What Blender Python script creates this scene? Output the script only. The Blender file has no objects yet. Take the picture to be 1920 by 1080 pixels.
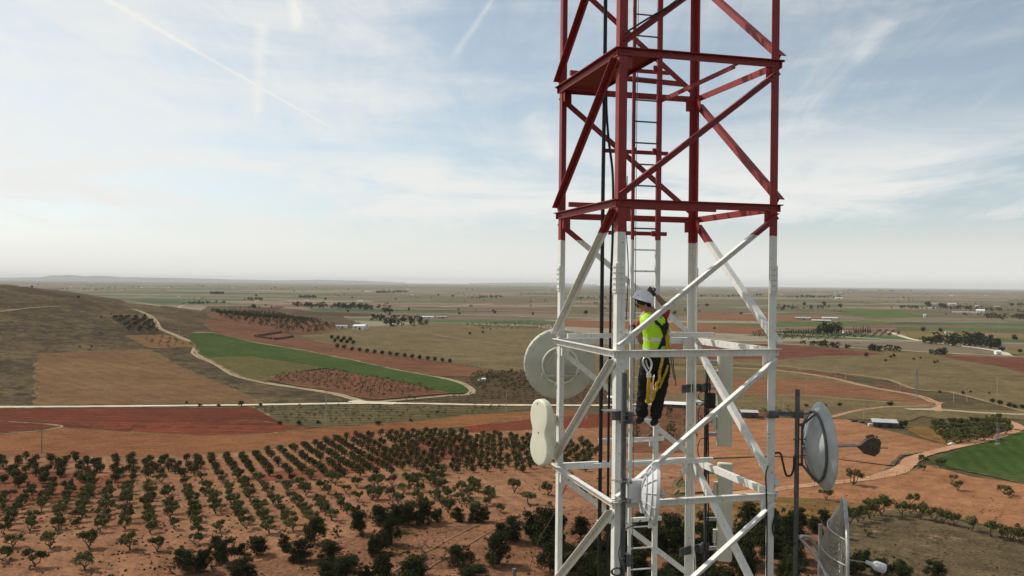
import bpy, bmesh, math, random
from mathutils import Vector, Matrix, noise
from mathutils.geometry import delaunay_2d_cdt
random.seed(7)
R = math.radians
C = bpy.context.scene.collection
scn = bpy.context.scene

# ---------------------------------------------------------------- camera
F = 1553.0                       # focal length in pixels of a 1920 wide frame
CAM = Vector((0.0, 0.0, 50.0))
ROLL = math.atan(19.0 / 1920.0)
PITCH = math.atan((540 - 531.5) / F)
fw = Vector((0, math.cos(PITCH), -math.sin(PITCH)))
up0 = Vector((0, math.sin(PITCH), math.cos(PITCH)))
rt0 = Vector((1, 0, 0))
rt = rt0 * math.cos(ROLL) + up0 * math.sin(ROLL)
up = up0 * math.cos(ROLL) - rt0 * math.sin(ROLL)
cd = bpy.data.cameras.new('camera')
cam = bpy.data.objects.new('camera', cd)
C.objects.link(cam)
cd.sensor_width = 36.0
cd.lens = 36.0 * F / 1920.0
cd.clip_start = 0.1
cd.clip_end = 200000.0
cam.matrix_world = Matrix(((rt.x, up.x, -fw.x, CAM.x), (rt.y, up.y, -fw.y, CAM.y), (rt.z, up.z, -fw.z, CAM.z), (0, 0, 0, 1)))
scn.camera = cam

# ---------------------------------------------------------------- light
SUN_EL, SUN_AZ = R(43), R(-62)       # azimuth measured from +Y towards +X
sdir = Vector((math.sin(SUN_AZ) * math.cos(SUN_EL), math.cos(SUN_AZ) * math.cos(SUN_EL), math.sin(SUN_EL)))
sl = bpy.data.lights.new('sun', 'SUN')
sl.energy = 3.9
sl.angle = R(0.6)
sl.color = (1.0, 0.94, 0.84)
so = bpy.data.objects.new('sun', sl)
so.rotation_euler = (-sdir).to_track_quat('-Z', 'Y').to_euler()
so.location = (0, 0, 120)
C.objects.link(so)

world = bpy.data.worlds.new('World')
scn.world = world
world.use_nodes = True
SKY_STRENGTH = 0.12
def build_world():
    nt = world.node_tree
    N, L = nt.nodes, nt.links
    N.clear()
    out = N.new('ShaderNodeOutputWorld')
    bg = N.new('ShaderNodeBackground')
    bg.inputs['Strength'].default_value = SKY_STRENGTH
    L.new(bg.outputs[0], out.inputs[0])
    sky = N.new('ShaderNodeTexSky')
    sky.sky_type = 'NISHITA'
    sky.sun_disc = False
    sky.sun_elevation = SUN_EL
    sky.sun_rotation = SUN_AZ
    sky.altitude = 700
    sky.air_density = 1.0
    sky.dust_density = 1.2
    sky.ozone_density = 1.6
    tc = N.new('ShaderNodeTexCoord')
    def M(op, a, b=None, c=None, clamp=False):
        n = N.new('ShaderNodeMath'); n.operation = op; n.use_clamp = clamp
        for i, v in enumerate((a, b, c)):
            if v is None: continue
            if hasattr(v, 'links'): L.new(v, n.inputs[i])
            else: n.inputs[i].default_value = v
        return n.outputs[0]
    def sstep(x, a, b):
        n = N.new('ShaderNodeMapRange'); n.interpolation_type = 'SMOOTHSTEP'
        L.new(x, n.inputs[0]); n.inputs[1].default_value = a; n.inputs[2].default_value = b
        return n.outputs[0]
    def VM(op, a, b=None):
        n = N.new('ShaderNodeVectorMath'); n.operation = op
        for i, v in enumerate((a, b)):
            if v is None: continue
            if hasattr(v, 'links'): L.new(v, n.inputs[i])
            else: n.inputs[i].default_value = v
        return n
    d = VM('NORMALIZE', tc.outputs['Generated']).outputs[0]
    sep = N.new('ShaderNodeSeparateXYZ'); L.new(d, sep.inputs[0])
    z = M('MAXIMUM', sep.outputs[2], 0.0)
    k = M('DIVIDE', 1.0, M('ADD', z, 0.22))
    cmb = N.new('ShaderNodeCombineXYZ')
    L.new(M('MULTIPLY', sep.outputs[0], k), cmb.inputs[0]); L.new(M('MULTIPLY', sep.outputs[1], k), cmb.inputs[1])
    def cloud(scale, rot, sx, sy, detail, rough, dist, off):
        mp = N.new('ShaderNodeMapping'); L.new(cmb.outputs[0], mp.inputs[0])
        mp.inputs['Rotation'].default_value = (0, 0, rot); mp.inputs['Scale'].default_value = (sx, sy, 1); mp.inputs['Location'].default_value = off
        n = N.new('ShaderNodeTexNoise'); L.new(mp.outputs[0], n.inputs[0])
        n.inputs['Scale'].default_value = scale; n.inputs['Detail'].default_value = detail; n.inputs['Roughness'].default_value = rough; n.inputs['Distortion'].default_value = dist
        return n.outputs[0]
    streak = cloud(1.0, R(-8), 1.9, 0.42, 9, 0.62, 0.7, (6.4, 4.9, 0))
    soft = cloud(1.25, R(74), 0.9, 1.0, 5, 0.55, 0.6, (7.3, 2.2, 0))
    fine = cloud(3.2, R(-14), 1.5, 0.5, 10, 0.70, 1.1, (1.3, 9.7, 0))
    mpb = N.new('ShaderNodeMapping'); L.new(d, mpb.inputs[0]); mpb.inputs['Scale'].default_value = (2.6, 2.6, 17.0); mpb.inputs['Location'].default_value = (4.2, 1.3, 0.6)
    nb_ = N.new('ShaderNodeTexNoise'); L.new(mpb.outputs[0], nb_.inputs[0]); nb_.inputs['Scale'].default_value = 1.3; nb_.inputs['Detail'].default_value = 9; nb_.inputs['Roughness'].default_value = 0.6; nb_.inputs['Distortion'].default_value = 0.5
    layer = nb_.outputs[0]
    # the veil thins towards the right, away from the sun
    v = M('ADD', M('MULTIPLY', sep.outputs[0], -0.40), 0.41)
    for n_, w_ in ((streak, 0.3), (soft, 0.9), (fine, 0.8), (layer, 1.1)):
        v = M('ADD', v, M('MULTIPLY', M('SUBTRACT', n_, 0.5), w_))
    veil = M('MULTIPLY', sstep(v, 0.05, 1.0), 0.85)
    # the broad bank of pale cloud low above the horizon
    band = M('MULTIPLY', sstep(M('ADD', z, M('MULTIPLY', fine, 0.03)), 0.075, 0.105), M('SUBTRACT', 1.0, sstep(z, 0.115, 0.21)))
    bm = sstep(M('ADD', M('MULTIPLY', layer, 1.0), M('MULTIPLY', fine, 0.25)), 0.40, 0.72)
    bank = M('MULTIPLY', M('MULTIPLY', band, bm), 0.95)
    veil = M('MAXIMUM', veil, bank)
    low = M('MULTIPLY', M('SUBTRACT', 1.0, sstep(z, 0.0, 0.10)), 0.92)
    veil = M('MAXIMUM', veil, low)
    # condensation trails
    wob = M('MULTIPLY', M('SUBTRACT', fine, 0.5), 0.010)
    def trail(p, q, wa, wb, power, ragged):
        a = Vector((fw * F + rt * (p[0] - 960) + up * (540 - p[1]))).normalized()
        b = Vector((fw * F + rt * (q[0] - 960) + up * (540 - q[1]))).normalized()
        n = a.cross(b).normalized(); t = (b - a); ln = t.length; t = t / ln
        dist = VM('DOT_PRODUCT', d, tuple(n)).outputs['Value']
        dist = M('ABSOLUTE', M('ADD', dist, M('MULTIPLY', wob, ragged)))
        al = M('DIVIDE', M('SUBTRACT', VM('DOT_PRODUCT', d, tuple(t)).outputs['Value'], a.dot(t)), ln)
        wd = M('ADD', M('MULTIPLY', al, wb - wa), wa)
        core = M('SUBTRACT', 1.0, M('DIVIDE', dist, M('MAXIMUM', wd, 0.0002)), None, True)
        ends = M('MULTIPLY', sstep(al, -0.03, 0.10), M('SUBTRACT', 1.0, sstep(al, 0.8, 1.03)))
        ahead = M('GREATER_THAN', VM('DOT_PRODUCT', d, tuple((a + b).normalized())).outputs['Value'], 0.5)
        rag = M('ADD', 1.0 - 0.6 * min(1, ragged), M('MULTIPLY', fine, 1.2 * min(1, ragged)))
        return M('MULTIPLY', M('MULTIPLY', M('MULTIPLY', core, ends), M('MULTIPLY', ahead, rag)), power)
    tr = trail((150, -30), (660, 262), 0.0040, 0.0008, 0.46, 0.5)
    for a in (((490, 30), (482, 240), 0.012, 0.007, 0.30, 1.6), ((544, -60), (555, 62), 0.013, 0.008, 0.36, 1.6), ((930, -10), (842, 118), 0.003, 0.007, 0.32, 1.2), ((1660, 30), (1600, 130), 0.030, 0.014, 0.16, 2.2), ((990, 215), (1040, 300), 0.030, 0.014, 0.30, 2.2)):
        tr = M('MAXIMUM', tr, trail(*a))
    veil = M('ADD', veil, tr, None, True)
    mix = N.new('ShaderNodeMix'); mix.data_type = 'RGBA'
    L.new(veil, mix.inputs[0])
    # ease the clear sky a little towards grey, as thin high cirrus does
    hs = N.new('ShaderNodeHueSaturation'); hs.inputs['Saturation'].default_value = 0.60; hs.inputs['Value'].default_value = 1.0; hs.inputs['Hue'].default_value = 0.482
    L.new(sky.outputs[0], hs.inputs['Color'])
    L.new(hs.outputs[0], mix.inputs[6])
    mix.inputs[7].default_value = (7.25, 7.25, 7.0, 1)
    L.new(mix.outputs[2], bg.inputs['Color'])
build_world()
scn.view_settings.view_transform = 'Standard'
scn.view_settings.look = 'None'
scn.view_settings.gamma = 1.0
scn.view_settings.exposure = 0.0
scn.view_settings.use_curve_mapping = False

# ---------------------------------------------------------------- survey helpers
def ray(px, py):
    return fw + rt * ((px - 960) / F) + up * ((540 - py) / F)
def at(px, py, d):
    return CAM + ray(px, py) * d
def smooth(x, a, b):
    t = min(1, max(0, (x - a) / (b - a)))
    return t * t * (3 - 2 * t)
def height(x, y):
    r = math.hypot(x, y)
    h = 2.0 - 8.0 * smooth(r, 140, 340)
    h += 57.0 * math.exp(-(((x + 575) / 300) ** 2 + ((y - 735) / 310) ** 2))
    if r < 330:
        f = 1 - smooth(r, 200, 330)
        h += f * 0.22 * noise.noise((x / 55.0, y / 55.0, 3.3))
    return h
def gp(px, py, far=42000):
    d = ray(px, py)
    t = 40.0; last = t
    while t < far:
        p = CAM + d * t
        if p.z < height(p.x, p.y):
            lo, hi = last, t
            for _ in range(24):
                m = (lo + hi) / 2; p = CAM + d * m
                if p.z < height(p.x, p.y): hi = m
                else: lo = m
            p = CAM + d * hi
            return Vector((p.x, p.y, height(p.x, p.y)))
        last = t; t *= 1.012
    p = CAM + d * far
    return Vector((p.x, p.y, height(p.x, p.y)))
def proj(p):
    q = p - CAM; d = q.dot(fw)
    return 960 + F * q.dot(rt) / d, 540 - F * q.dot(up) / d, d
def inside(px, py, poly):
    c = False; n = len(poly); j = n - 1
    for i in range(n):
        xi, yi = poly[i]; xj, yj = poly[j]
        if (yi > py) != (yj > py) and px < (xj - xi) * (py - yi) / (yj - yi) + xi: c = not c
        j = i
    return c

# ---------------------------------------------------------------- objects
def tag(o, label=None, cat=None, group=None, kind=None):
    if label: o['label'] = label
    if cat: o['category'] = cat
    if group: o['group'] = group
    if kind: o['kind'] = kind
    return o
def thing(name, label, cat, loc=(0, 0, 0), group=None, rotz=0):
    o = bpy.data.objects.new(name, None); C.objects.link(o)
    o.empty_display_size = 0.3
    o.location = loc; o.rotation_euler = (0, 0, rotz)
    return tag(o, label, cat, group)
class MB:
    def __init__(s): s.v = []; s.f = []; s.m = []; s.mi = 0
    def poly(s, pts, faces):
        b = len(s.v); s.v += [Vector(p) for p in pts]
        for f in faces: s.f.append([b + i for i in f]); s.m.append(s.mi)
    def box(s, c, sx, sy, sz, ax=None):
        X, Y, Z = ax if ax else (Vector((1, 0, 0)), Vector((0, 1, 0)), Vector((0, 0, 1)))
        c = Vector(c)
        pts = [c + X * (sx / 2 * i) + Y * (sy / 2 * j) + Z * (sz / 2 * k) for k in (-1, 1) for j in (-1, 1) for i in (-1, 1)]
        s.poly(pts, [(0, 2, 3, 1), (4, 5, 7, 6), (0, 1, 5, 4), (2, 6, 7, 3), (0, 4, 6, 2), (1, 3, 7, 5)])
    def angle(s, a, b, u, v, wu, wv, t):
        a, b, u, v = Vector(a), Vector(b), Vector(u), Vector(v)
        pr = [(0, 0), (wu, 0), (wu, t), (t, t), (t, wv), (0, wv)]
        s.poly([a + u * p + v * q for p, q in pr] + [b + u * p + v * q for p, q in pr], [(i, (i + 1) % 6, 6 + (i + 1) % 6, 6 + i) for i in range(6)] + [(0, 3, 2, 1), (0, 5, 4, 3), (6, 7, 8, 9), (6, 9, 10, 11)])
    def tube(s, path, r, n=8, caps=True):
        path = [Vector(p) for p in path]
        rr = r if isinstance(r, (list, tuple)) else [r] * len(path)
        rings = []; ref = None
        for i, p in enumerate(path):
            t = (path[min(i + 1, len(path) - 1)] - path[max(i - 1, 0)]).normalized()
            if ref is None: ref = Vector((0, 0, 1)) if abs(t.z) < 0.9 else Vector((1, 0, 0))
            x = (ref - t * ref.dot(t)).normalized(); y = t.cross(x); ref = x
            rings.append([p + (x * math.cos(2 * math.pi * k / n) + y * math.sin(2 * math.pi * k / n)) * rr[i] for k in range(n)])
        fs = []
        for i in range(len(rings) - 1):
            for k in range(n): fs.append((i * n + k, i * n + (k + 1) % n, (i + 1) * n + (k + 1) % n, (i + 1) * n + k))
        if caps:
            fs.append(tuple(range(n - 1, -1, -1))); fs.append(tuple((len(rings) - 1) * n + k for k in range(n)))
        s.poly([p for q in rings for p in q], fs)
    def lathe(s, prof, o, axis, n=40, sq=None):
        o = Vector(o); ax = Vector(axis).normalized()
        x = (Vector((0, 0, 1)) - ax * ax.z)
        x = x.normalized() if x.length > 0.05 else Vector((1, 0, 0)); y = ax.cross(x)
        pts = []
        for r, h in prof:
            for k in range(n):
                a = 2 * math.pi * k / n
                pts.append(o + ax * h + (x * math.cos(a) + y * math.sin(a) * (sq or 1)) * max(r, 1e-4))
        fs = [(i * n + k, i * n + (k + 1) % n, (i + 1) * n + (k + 1) % n, (i + 1) * n + k) for i in range(len(prof) - 1) for k in range(n)]
        s.poly(pts, fs)
    def ribbon(s, path, w, nrm, t=0.004):
        path = [Vector(p) for p in path]; nrm = Vector(nrm).normalized()
        pts = []
        for i, p in enumerate(path):
            d = (path[min(i + 1, len(path) - 1)] - path[max(i - 1, 0)]).normalized()
            q = d.cross(nrm).normalized() * (w / 2)
            pts += [p - q, p + q, p + q + nrm * t, p - q + nrm * t]
        fs = []
        for i in range(len(path) - 1):
            for k in range(4): fs.append((4 * i + k, 4 * i + (k + 1) % 4, 4 * i + 4 + (k + 1) % 4, 4 * i + 4 + k))
        b = 4 * (len(path) - 1)
        fs += [(3, 2, 1, 0), (b, b + 1, b + 2, b + 3)]
        s.poly(pts, fs)
    def loft(s, rings, caps=True):
        n = len(rings[0]); fs = []
        for i in range(len(rings) - 1):
            for k in range(n): fs.append((i * n + k, i * n + (k + 1) % n, (i + 1) * n + (k + 1) % n, (i + 1) * n + k))
        if caps: fs += [tuple(range(n - 1, -1, -1)), tuple((len(rings) - 1) * n + k for k in range(n))]
        s.poly([p for r in rings for p in r], fs)
    def mesh(s, name, mats, origin=(0, 0, 0), smooth_ang=None):
        me = bpy.data.meshes.new(name)
        o = Vector(origin)
        me.from_pydata([tuple(v - o) for v in s.v], [], s.f)
        for m in (mats if isinstance(mats, (list, tuple)) else [mats]): me.materials.append(m)
        if max(s.m, default=0) > 0: me.polygons.foreach_set('material_index', s.m)
        me.update()
        if smooth_ang:
            me.polygons.foreach_set('use_smooth', [True] * len(me.polygons))
            try: me.set_sharp_from_angle(angle=R(smooth_ang))
            except Exception: pass
        return me
    def build(s, name, mats, parent=None, origin=None, smooth_ang=None):
        if origin is None:
            origin = Vector((0, 0, 0)); q = parent
            while q is not None: origin = origin + q.location; q = q.parent
        o = bpy.data.objects.new(name, s.mesh(name, mats, origin, smooth_ang))
        C.objects.link(o)
        if parent is not None: o.parent = parent
        return o

# ---------------------------------------------------------------- materials
def lin(c):
    return tuple((v / 255 / 12.92 if v / 255 <= 0.04045 else ((v / 255 + 0.055) / 1.055) ** 2.4) for v in c)
_mats = {}
def mat(name, col, rough=0.6, var=0.12, scale=6.0, metal=0.0, spec=0.4, bump=0.0, bscale=40.0, obj_random=0.0, trans=0.0, col2=None):
    if name in _mats: return _mats[name]
    m = bpy.data.materials.new(name); m.use_nodes = True
    nt = m.node_tree; N, L = nt.nodes, nt.links
    b = N['Principled BSDF']
    b.inputs['Roughness'].default_value = rough; b.inputs['Metallic'].default_value = metal
    b.inputs['Specular IOR Level'].default_value = spec
    geo = N.new('ShaderNodeNewGeometry')
    n1 = N.new('ShaderNodeTexNoise'); n1.inputs['Scale'].default_value = scale; n1.inputs['Detail'].default_value = 6
    L.new(geo.outputs['Position'], n1.inputs['Vector'])
    mx = N.new('ShaderNodeMix'); mx.data_type = 'RGBA'
    c2 = col2 or tuple(v * (1 + var) for v in col)
    mx.inputs[6].default_value = (*(v * (1 - var) for v in col), 1) if not col2 else (*col, 1)
    mx.inputs[7].default_value = (*c2, 1)
    mr = N.new('ShaderNodeMapRange'); mr.inputs[1].default_value = 0.3; mr.inputs[2].default_value = 0.7
    L.new(n1.outputs[0], mr.inputs[0]); L.new(mr.outputs[0], mx.inputs[0])
    src = mx.outputs[2]
    if obj_random:
        oi = N.new('ShaderNodeObjectInfo'); hs = N.new('ShaderNodeHueSaturation')
        r2 = N.new('ShaderNodeMapRange'); r2.inputs[3].default_value = 1 - obj_random; r2.inputs[4].default_value = 1 + obj_random
        L.new(oi.outputs['Random'], r2.inputs[0]); L.new(r2.outputs[0], hs.inputs['Value'])
        r3 = N.new('ShaderNodeMapRange'); r3.inputs[3].default_value = 0.5 - obj_random * 0.06; r3.inputs[4].default_value = 0.5 + obj_random * 0.06
        wn = N.new('ShaderNodeTexWhiteNoise'); wn.noise_dimensions = '1D'; L.new(oi.outputs['Random'], wn.inputs['W'])
        L.new(wn.outputs['Value'], r3.inputs[0]); L.new(r3.outputs[0], hs.inputs['Hue'])
        L.new(src, hs.inputs['Color']); src = hs.outputs[0]
    L.new(src, b.inputs['Base Color'])
    if bump:
        n2 = N.new('ShaderNodeTexNoise'); n2.inputs['Scale'].default_value = bscale; n2.inputs['Detail'].default_value = 4
        L.new(geo.outputs['Position'], n2.inputs['Vector'])
        bp = N.new('ShaderNodeBump'); bp.inputs['Strength'].default_value = bump; bp.inputs['Distance'].default_value = 0.02
        L.new(n2.outputs[0], bp.inputs['Height']); L.new(bp.outputs[0], b.inputs['Normal'])
    _mats[name] = m
    return m
ALB = 0.82
def field_mat(name, c1, c2, stripe=None, patch=40.0, grain=1.2, gamt=0.35, tufts=None):
    """soil or crop: two soil tones in broad patches, fine grain, optional furrows (azimuth deg, spacing m, amount), optional darker weeds"""
    m = bpy.data.materials.new(name); m.use_nodes = True
    nt = m.node_tree; N, L = nt.nodes, nt.links
    b = N['Principled BSDF']; b.inputs['Roughness'].default_value = 0.95; b.inputs['Specular IOR Level'].default_value = 0.05
    geo = N.new('ShaderNodeNewGeometry')
    def nz(scale, detail=5, rough=0.55, vec=None):
        n = N.new('ShaderNodeTexNoise'); n.inputs['Scale'].default_value = scale; n.inputs['Detail'].default_value = detail; n.inputs['Roughness'].default_value = rough
        L.new(vec or geo.outputs['Position'], n.inputs['Vector']); return n.outputs[0]
    def mr(x, a, bb, c=0.0, d=1.0):
        n = N.new('ShaderNodeMapRange'); n.inputs[1].default_value = a; n.inputs[2].default_value = bb; n.inputs[3].default_value = c; n.inputs[4].default_value = d
        L.new(x, n.inputs[0]); return n.outputs[0]
    def M(op, a, bb):
        n = N.new('ShaderNodeMath'); n.operation = op
        for i, v in enumerate((a, bb)):
            if hasattr(v, 'links'): L.new(v, n.inputs[i])
            else: n.inputs[i].default_value = v
        return n.outputs[0]
    def tone(c):
        l = lin(c); g = sum(l) / 3
        return tuple((v * .985 + g * .015) * ALB * k for v, k in zip(l, (0.99, 1.03, 0.98)))
    l1 = tone(c1); l2 = tone(c2)
    mx = N.new('ShaderNodeMix'); mx.data_type = 'RGBA'; mx.inputs[6].default_value = (*l1, 1); mx.inputs[7].default_value = (*l2, 1)
    L.new(mr(nz(1.0 / patch, 6, 0.6), 0.36, 0.64), mx.inputs[0])
    g = M('ADD', mr(nz(grain, 5, 0.75), 0.36, 0.64, 1 - gamt * 1.25, 1 + gamt * 1.25), mr(nz(grain * 0.13, 5, 0.7), 0.36, 0.64, -gamt * 0.8, gamt * 0.8))
    hgt = nz(grain, 4, 0.7)
    if stripe:
        az, sp, amt = stripe
        sep = N.new('ShaderNodeSeparateXYZ'); L.new(geo.outputs['Position'], sep.inputs[0])
        a = R(az)
        u = M('ADD', M('MULTIPLY', sep.outputs[0], math.cos(a)), M('MULTIPLY', sep.outputs[1], -math.sin(a)))
        u = M('ADD', u, M('MULTIPLY', nz(0.03, 2), sp * 1.6))
        w = M('SINE', M('MULTIPLY', u, 2 * math.pi / sp), 0.0)
        w = M('MULTIPLY', w, mr(nz(0.05, 3), 0.35, 0.65, 0.3, 1.0))
        g = M('ADD', g, M('MULTIPLY', w, amt))
        hgt = M('ADD', hgt, M('MULTIPLY', w, 0.5))
    vm = N.new('ShaderNodeVectorMath'); vm.operation = 'SCALE'
    L.new(mx.outputs[2], vm.inputs[0]); L.new(M('MAXIMUM', g, 0.15), vm.inputs['Scale'])
    src = vm.outputs[0]
    if tufts:
        tc, lo, hi, ts = tufts
        m2 = N.new('ShaderNodeMix'); m2.data_type = 'RGBA'
        L.new(src, m2.inputs[6]); m2.inputs[7].default_value = (*(v * ALB for v in lin(tc)), 1)
        L.new(mr(M('ADD', M('MULTIPLY', nz(ts, 6, 0.7), 0.7), M('MULTIPLY', nz(ts * 0.12, 3), 0.3)), lo, hi), m2.inputs[0]); src = m2.outputs[2]
    L.new(src, b.inputs['Base Color'])
    bp = N.new('ShaderNodeBump'); bp.inputs['Strength'].default_value = 0.6; bp.inputs['Distance'].default_value = 0.12
    L.new(hgt, bp.inputs['Height']); L.new(bp.outputs[0], b.inputs['Normal'])
    return m
# ---------------------------------------------------------------- ground sheet
def axis(lo, hi, step, far, grow):
    a = [lo + i * step for i in range(int((hi - lo) / step) + 1)]
    s = step; x = a[-1]; post = []
    while x < far: s *= grow; x += s; post.append(x)
    s = step; x = a[0]; pre = []
    while x > -far: s *= grow; x -= s; pre.append(x)
    return pre[::-1] + a + post
def plain_mat():
    m = field_mat('plain_soil', (98, 84, 58), (84, 74, 52), None, 120, 0.5, 0.30, ((70, 64, 44), 0.52, 0.68, 0.25))
    nt = m.node_tree; N, L = nt.nodes, nt.links
    b = N['Principled BSDF']; src = b.inputs['Base Color'].links[0].from_socket
    geo = N.new('ShaderNodeNewGeometry')
    def M(op, a, bb):
        n = N.new('ShaderNodeMath'); n.operation = op
        for i, v in enumerate((a, bb)):
            if hasattr(v, 'links'): L.new(v, n.inputs[i])
            else: n.inputs[i].default_value = v
        return n.outputs[0]
    def cells(sx, sy, rot, seed, stops):
        mp = N.new('ShaderNodeMapping'); mp.inputs['Scale'].default_value = (1 / sx, 1 / sy, 1); mp.inputs['Rotation'].default_value = (0, 0, R(rot)); mp.inputs['Location'].default_value = (seed, seed * 0.7, 0)
        L.new(geo.outputs['Position'], mp.inputs[0])
        sp = N.new('ShaderNodeSeparateXYZ'); L.new(mp.outputs[0], sp.inputs[0])
        cb = N.new('ShaderNodeCombineXYZ'); L.new(sp.outputs[0], cb.inputs[0]); L.new(sp.outputs[1], cb.inputs[1])
        v = N.new('ShaderNodeTexVoronoi'); v.voronoi_dimensions = '2D'; v.distance = 'CHEBYCHEV'; v.inputs['Randomness'].default_value = 0.8; v.inputs['Scale'].default_value = 1.0
        L.new(cb.outputs[0], v.inputs['Vector'])
        s2 = N.new('ShaderNodeSeparateColor'); L.new(v.outputs['Color'], s2.inputs[0])
        cr = N.new('ShaderNodeValToRGB'); cr.color_ramp.interpolation = 'CONSTANT'
        e = cr.color_ramp.elements
        for i, (pos, col) in enumerate(stops):
            el = e[i] if i < 2 else e.new(pos)
            el.position = pos; el.color = (*(q * ALB for q in lin(col)), 1)
        L.new(s2.outputs[0], cr.inputs[0])
        v2 = N.new('ShaderNodeTexVoronoi'); v2.voronoi_dimensions = '2D'; v2.feature = 'DISTANCE_TO_EDGE'; v2.inputs['Randomness'].default_value = 0.8; v2.inputs['Scale'].default_value = 1.0
        L.new(cb.outputs[0], v2.inputs['Vector'])
        return cr.outputs[0], s2.outputs[1], v2.outputs['Distance']
    big, r1, e1 = cells(900, 260, 12, 3.7, [(0, (122, 109, 89)), (0.2, (104, 95, 70)), (0.36, (75, 91, 58)), (0.47, (139, 126, 103)), (0.62, (112, 90, 72)), (0.74, (93, 98, 66)), (0.85, (149, 137, 115)), (0.93, (67, 85, 54))])
    sml, r2, e2 = cells(300, 105, -8, 9.1, [(0, (112, 103, 79)), (0.2, (134, 117, 95)), (0.35, (87, 98, 64)), (0.5, (118, 93, 77)), (0.66, (147, 135, 112)), (0.78, (75, 83, 56)), (0.88, (104, 106, 79))])
    mx = N.new('ShaderNodeMix'); mx.data_type = 'RGBA'
    L.new(M('GREATER_THAN', r1, 0.45), mx.inputs[0]); L.new(big, mx.inputs[6]); L.new(sml, mx.inputs[7])
    # scrub, hedges and scattered trees speckle the far plain
    n = N.new('ShaderNodeTexNoise'); n.inputs['Scale'].default_value = 0.018; n.inputs['Detail'].default_value = 8; n.inputs['Roughness'].default_value = 0.75
    L.new(geo.outputs['Position'], n.inputs['Vector'])
    mr = N.new('ShaderNodeMapRange'); mr.inputs[1].default_value = 0.54; mr.inputs[2].default_value = 0.63; L.new(n.outputs[0], mr.inputs[0])
    m2 = N.new('ShaderNodeMix'); m2.data_type = 'RGBA'; L.new(M('MULTIPLY', mr.outputs[0], 0.75), m2.inputs[0])
    L.new(mx.outputs[2], m2.inputs[6]); m2.inputs[7].default_value = (*(q * ALB for q in lin((58, 60, 42))), 1)
    # pale tracks between some of the parcels
    m3 = N.new('ShaderNodeMix'); m3.data_type = 'RGBA'; L.new(M('MULTIPLY', M('LESS_THAN', e1, 0.012), 0.7), m3.inputs[0])
    L.new(m2.outputs[2], m3.inputs[6]); m3.inputs[7].default_value = (*(q * ALB for q in lin((176, 160, 136))), 1)
    ln = N.new('ShaderNodeVectorMath'); ln.operation = 'LENGTH'; L.new(geo.outputs['Position'], ln.inputs[0])
    nn = N.new('ShaderNodeTexNoise'); nn.inputs['Scale'].default_value = 0.004; L.new(geo.outputs['Position'], nn.inputs['Vector'])
    mr2 = N.new('ShaderNodeMapRange'); mr2.inputs[1].default_value = 700; mr2.inputs[2].default_value = 850
    L.new(M('ADD', ln.outputs['Value'], M('MULTIPLY', nn.outputs[0], 300)), mr2.inputs[0])
    m4 = N.new('ShaderNodeMix'); m4.data_type = 'RGBA'; L.new(mr2.outputs[0], m4.inputs[0]); L.new(src, m4.inputs[6]); L.new(m3.outputs[2], m4.inputs[7])
    L.new(m4.outputs[2], b.inputs['Base Color'])
    return m
def build_ground():
    xs = axis(-1200, 1000, 8, 60000, 1.16); ys = axis(-80, 1500, 8, 60000, 1.16)
    v = [(x, y, height(x, y)) for y in ys for x in xs]
    nx = len(xs)
    f = [(j * nx + i, j * nx + i + 1, (j + 1) * nx + i + 1, (j + 1) * nx + i) for j in range(len(ys) - 1) for i in range(nx - 1)]
    me = bpy.data.meshes.new('ground'); me.from_pydata(v, [], f); me.materials.append(plain_mat())
    me.polygons.foreach_set('use_smooth', [True] * len(f))
    o = bpy.data.objects.new('ground', me); C.objects.link(o); tag(o, kind='structure')
build_ground()

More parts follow.
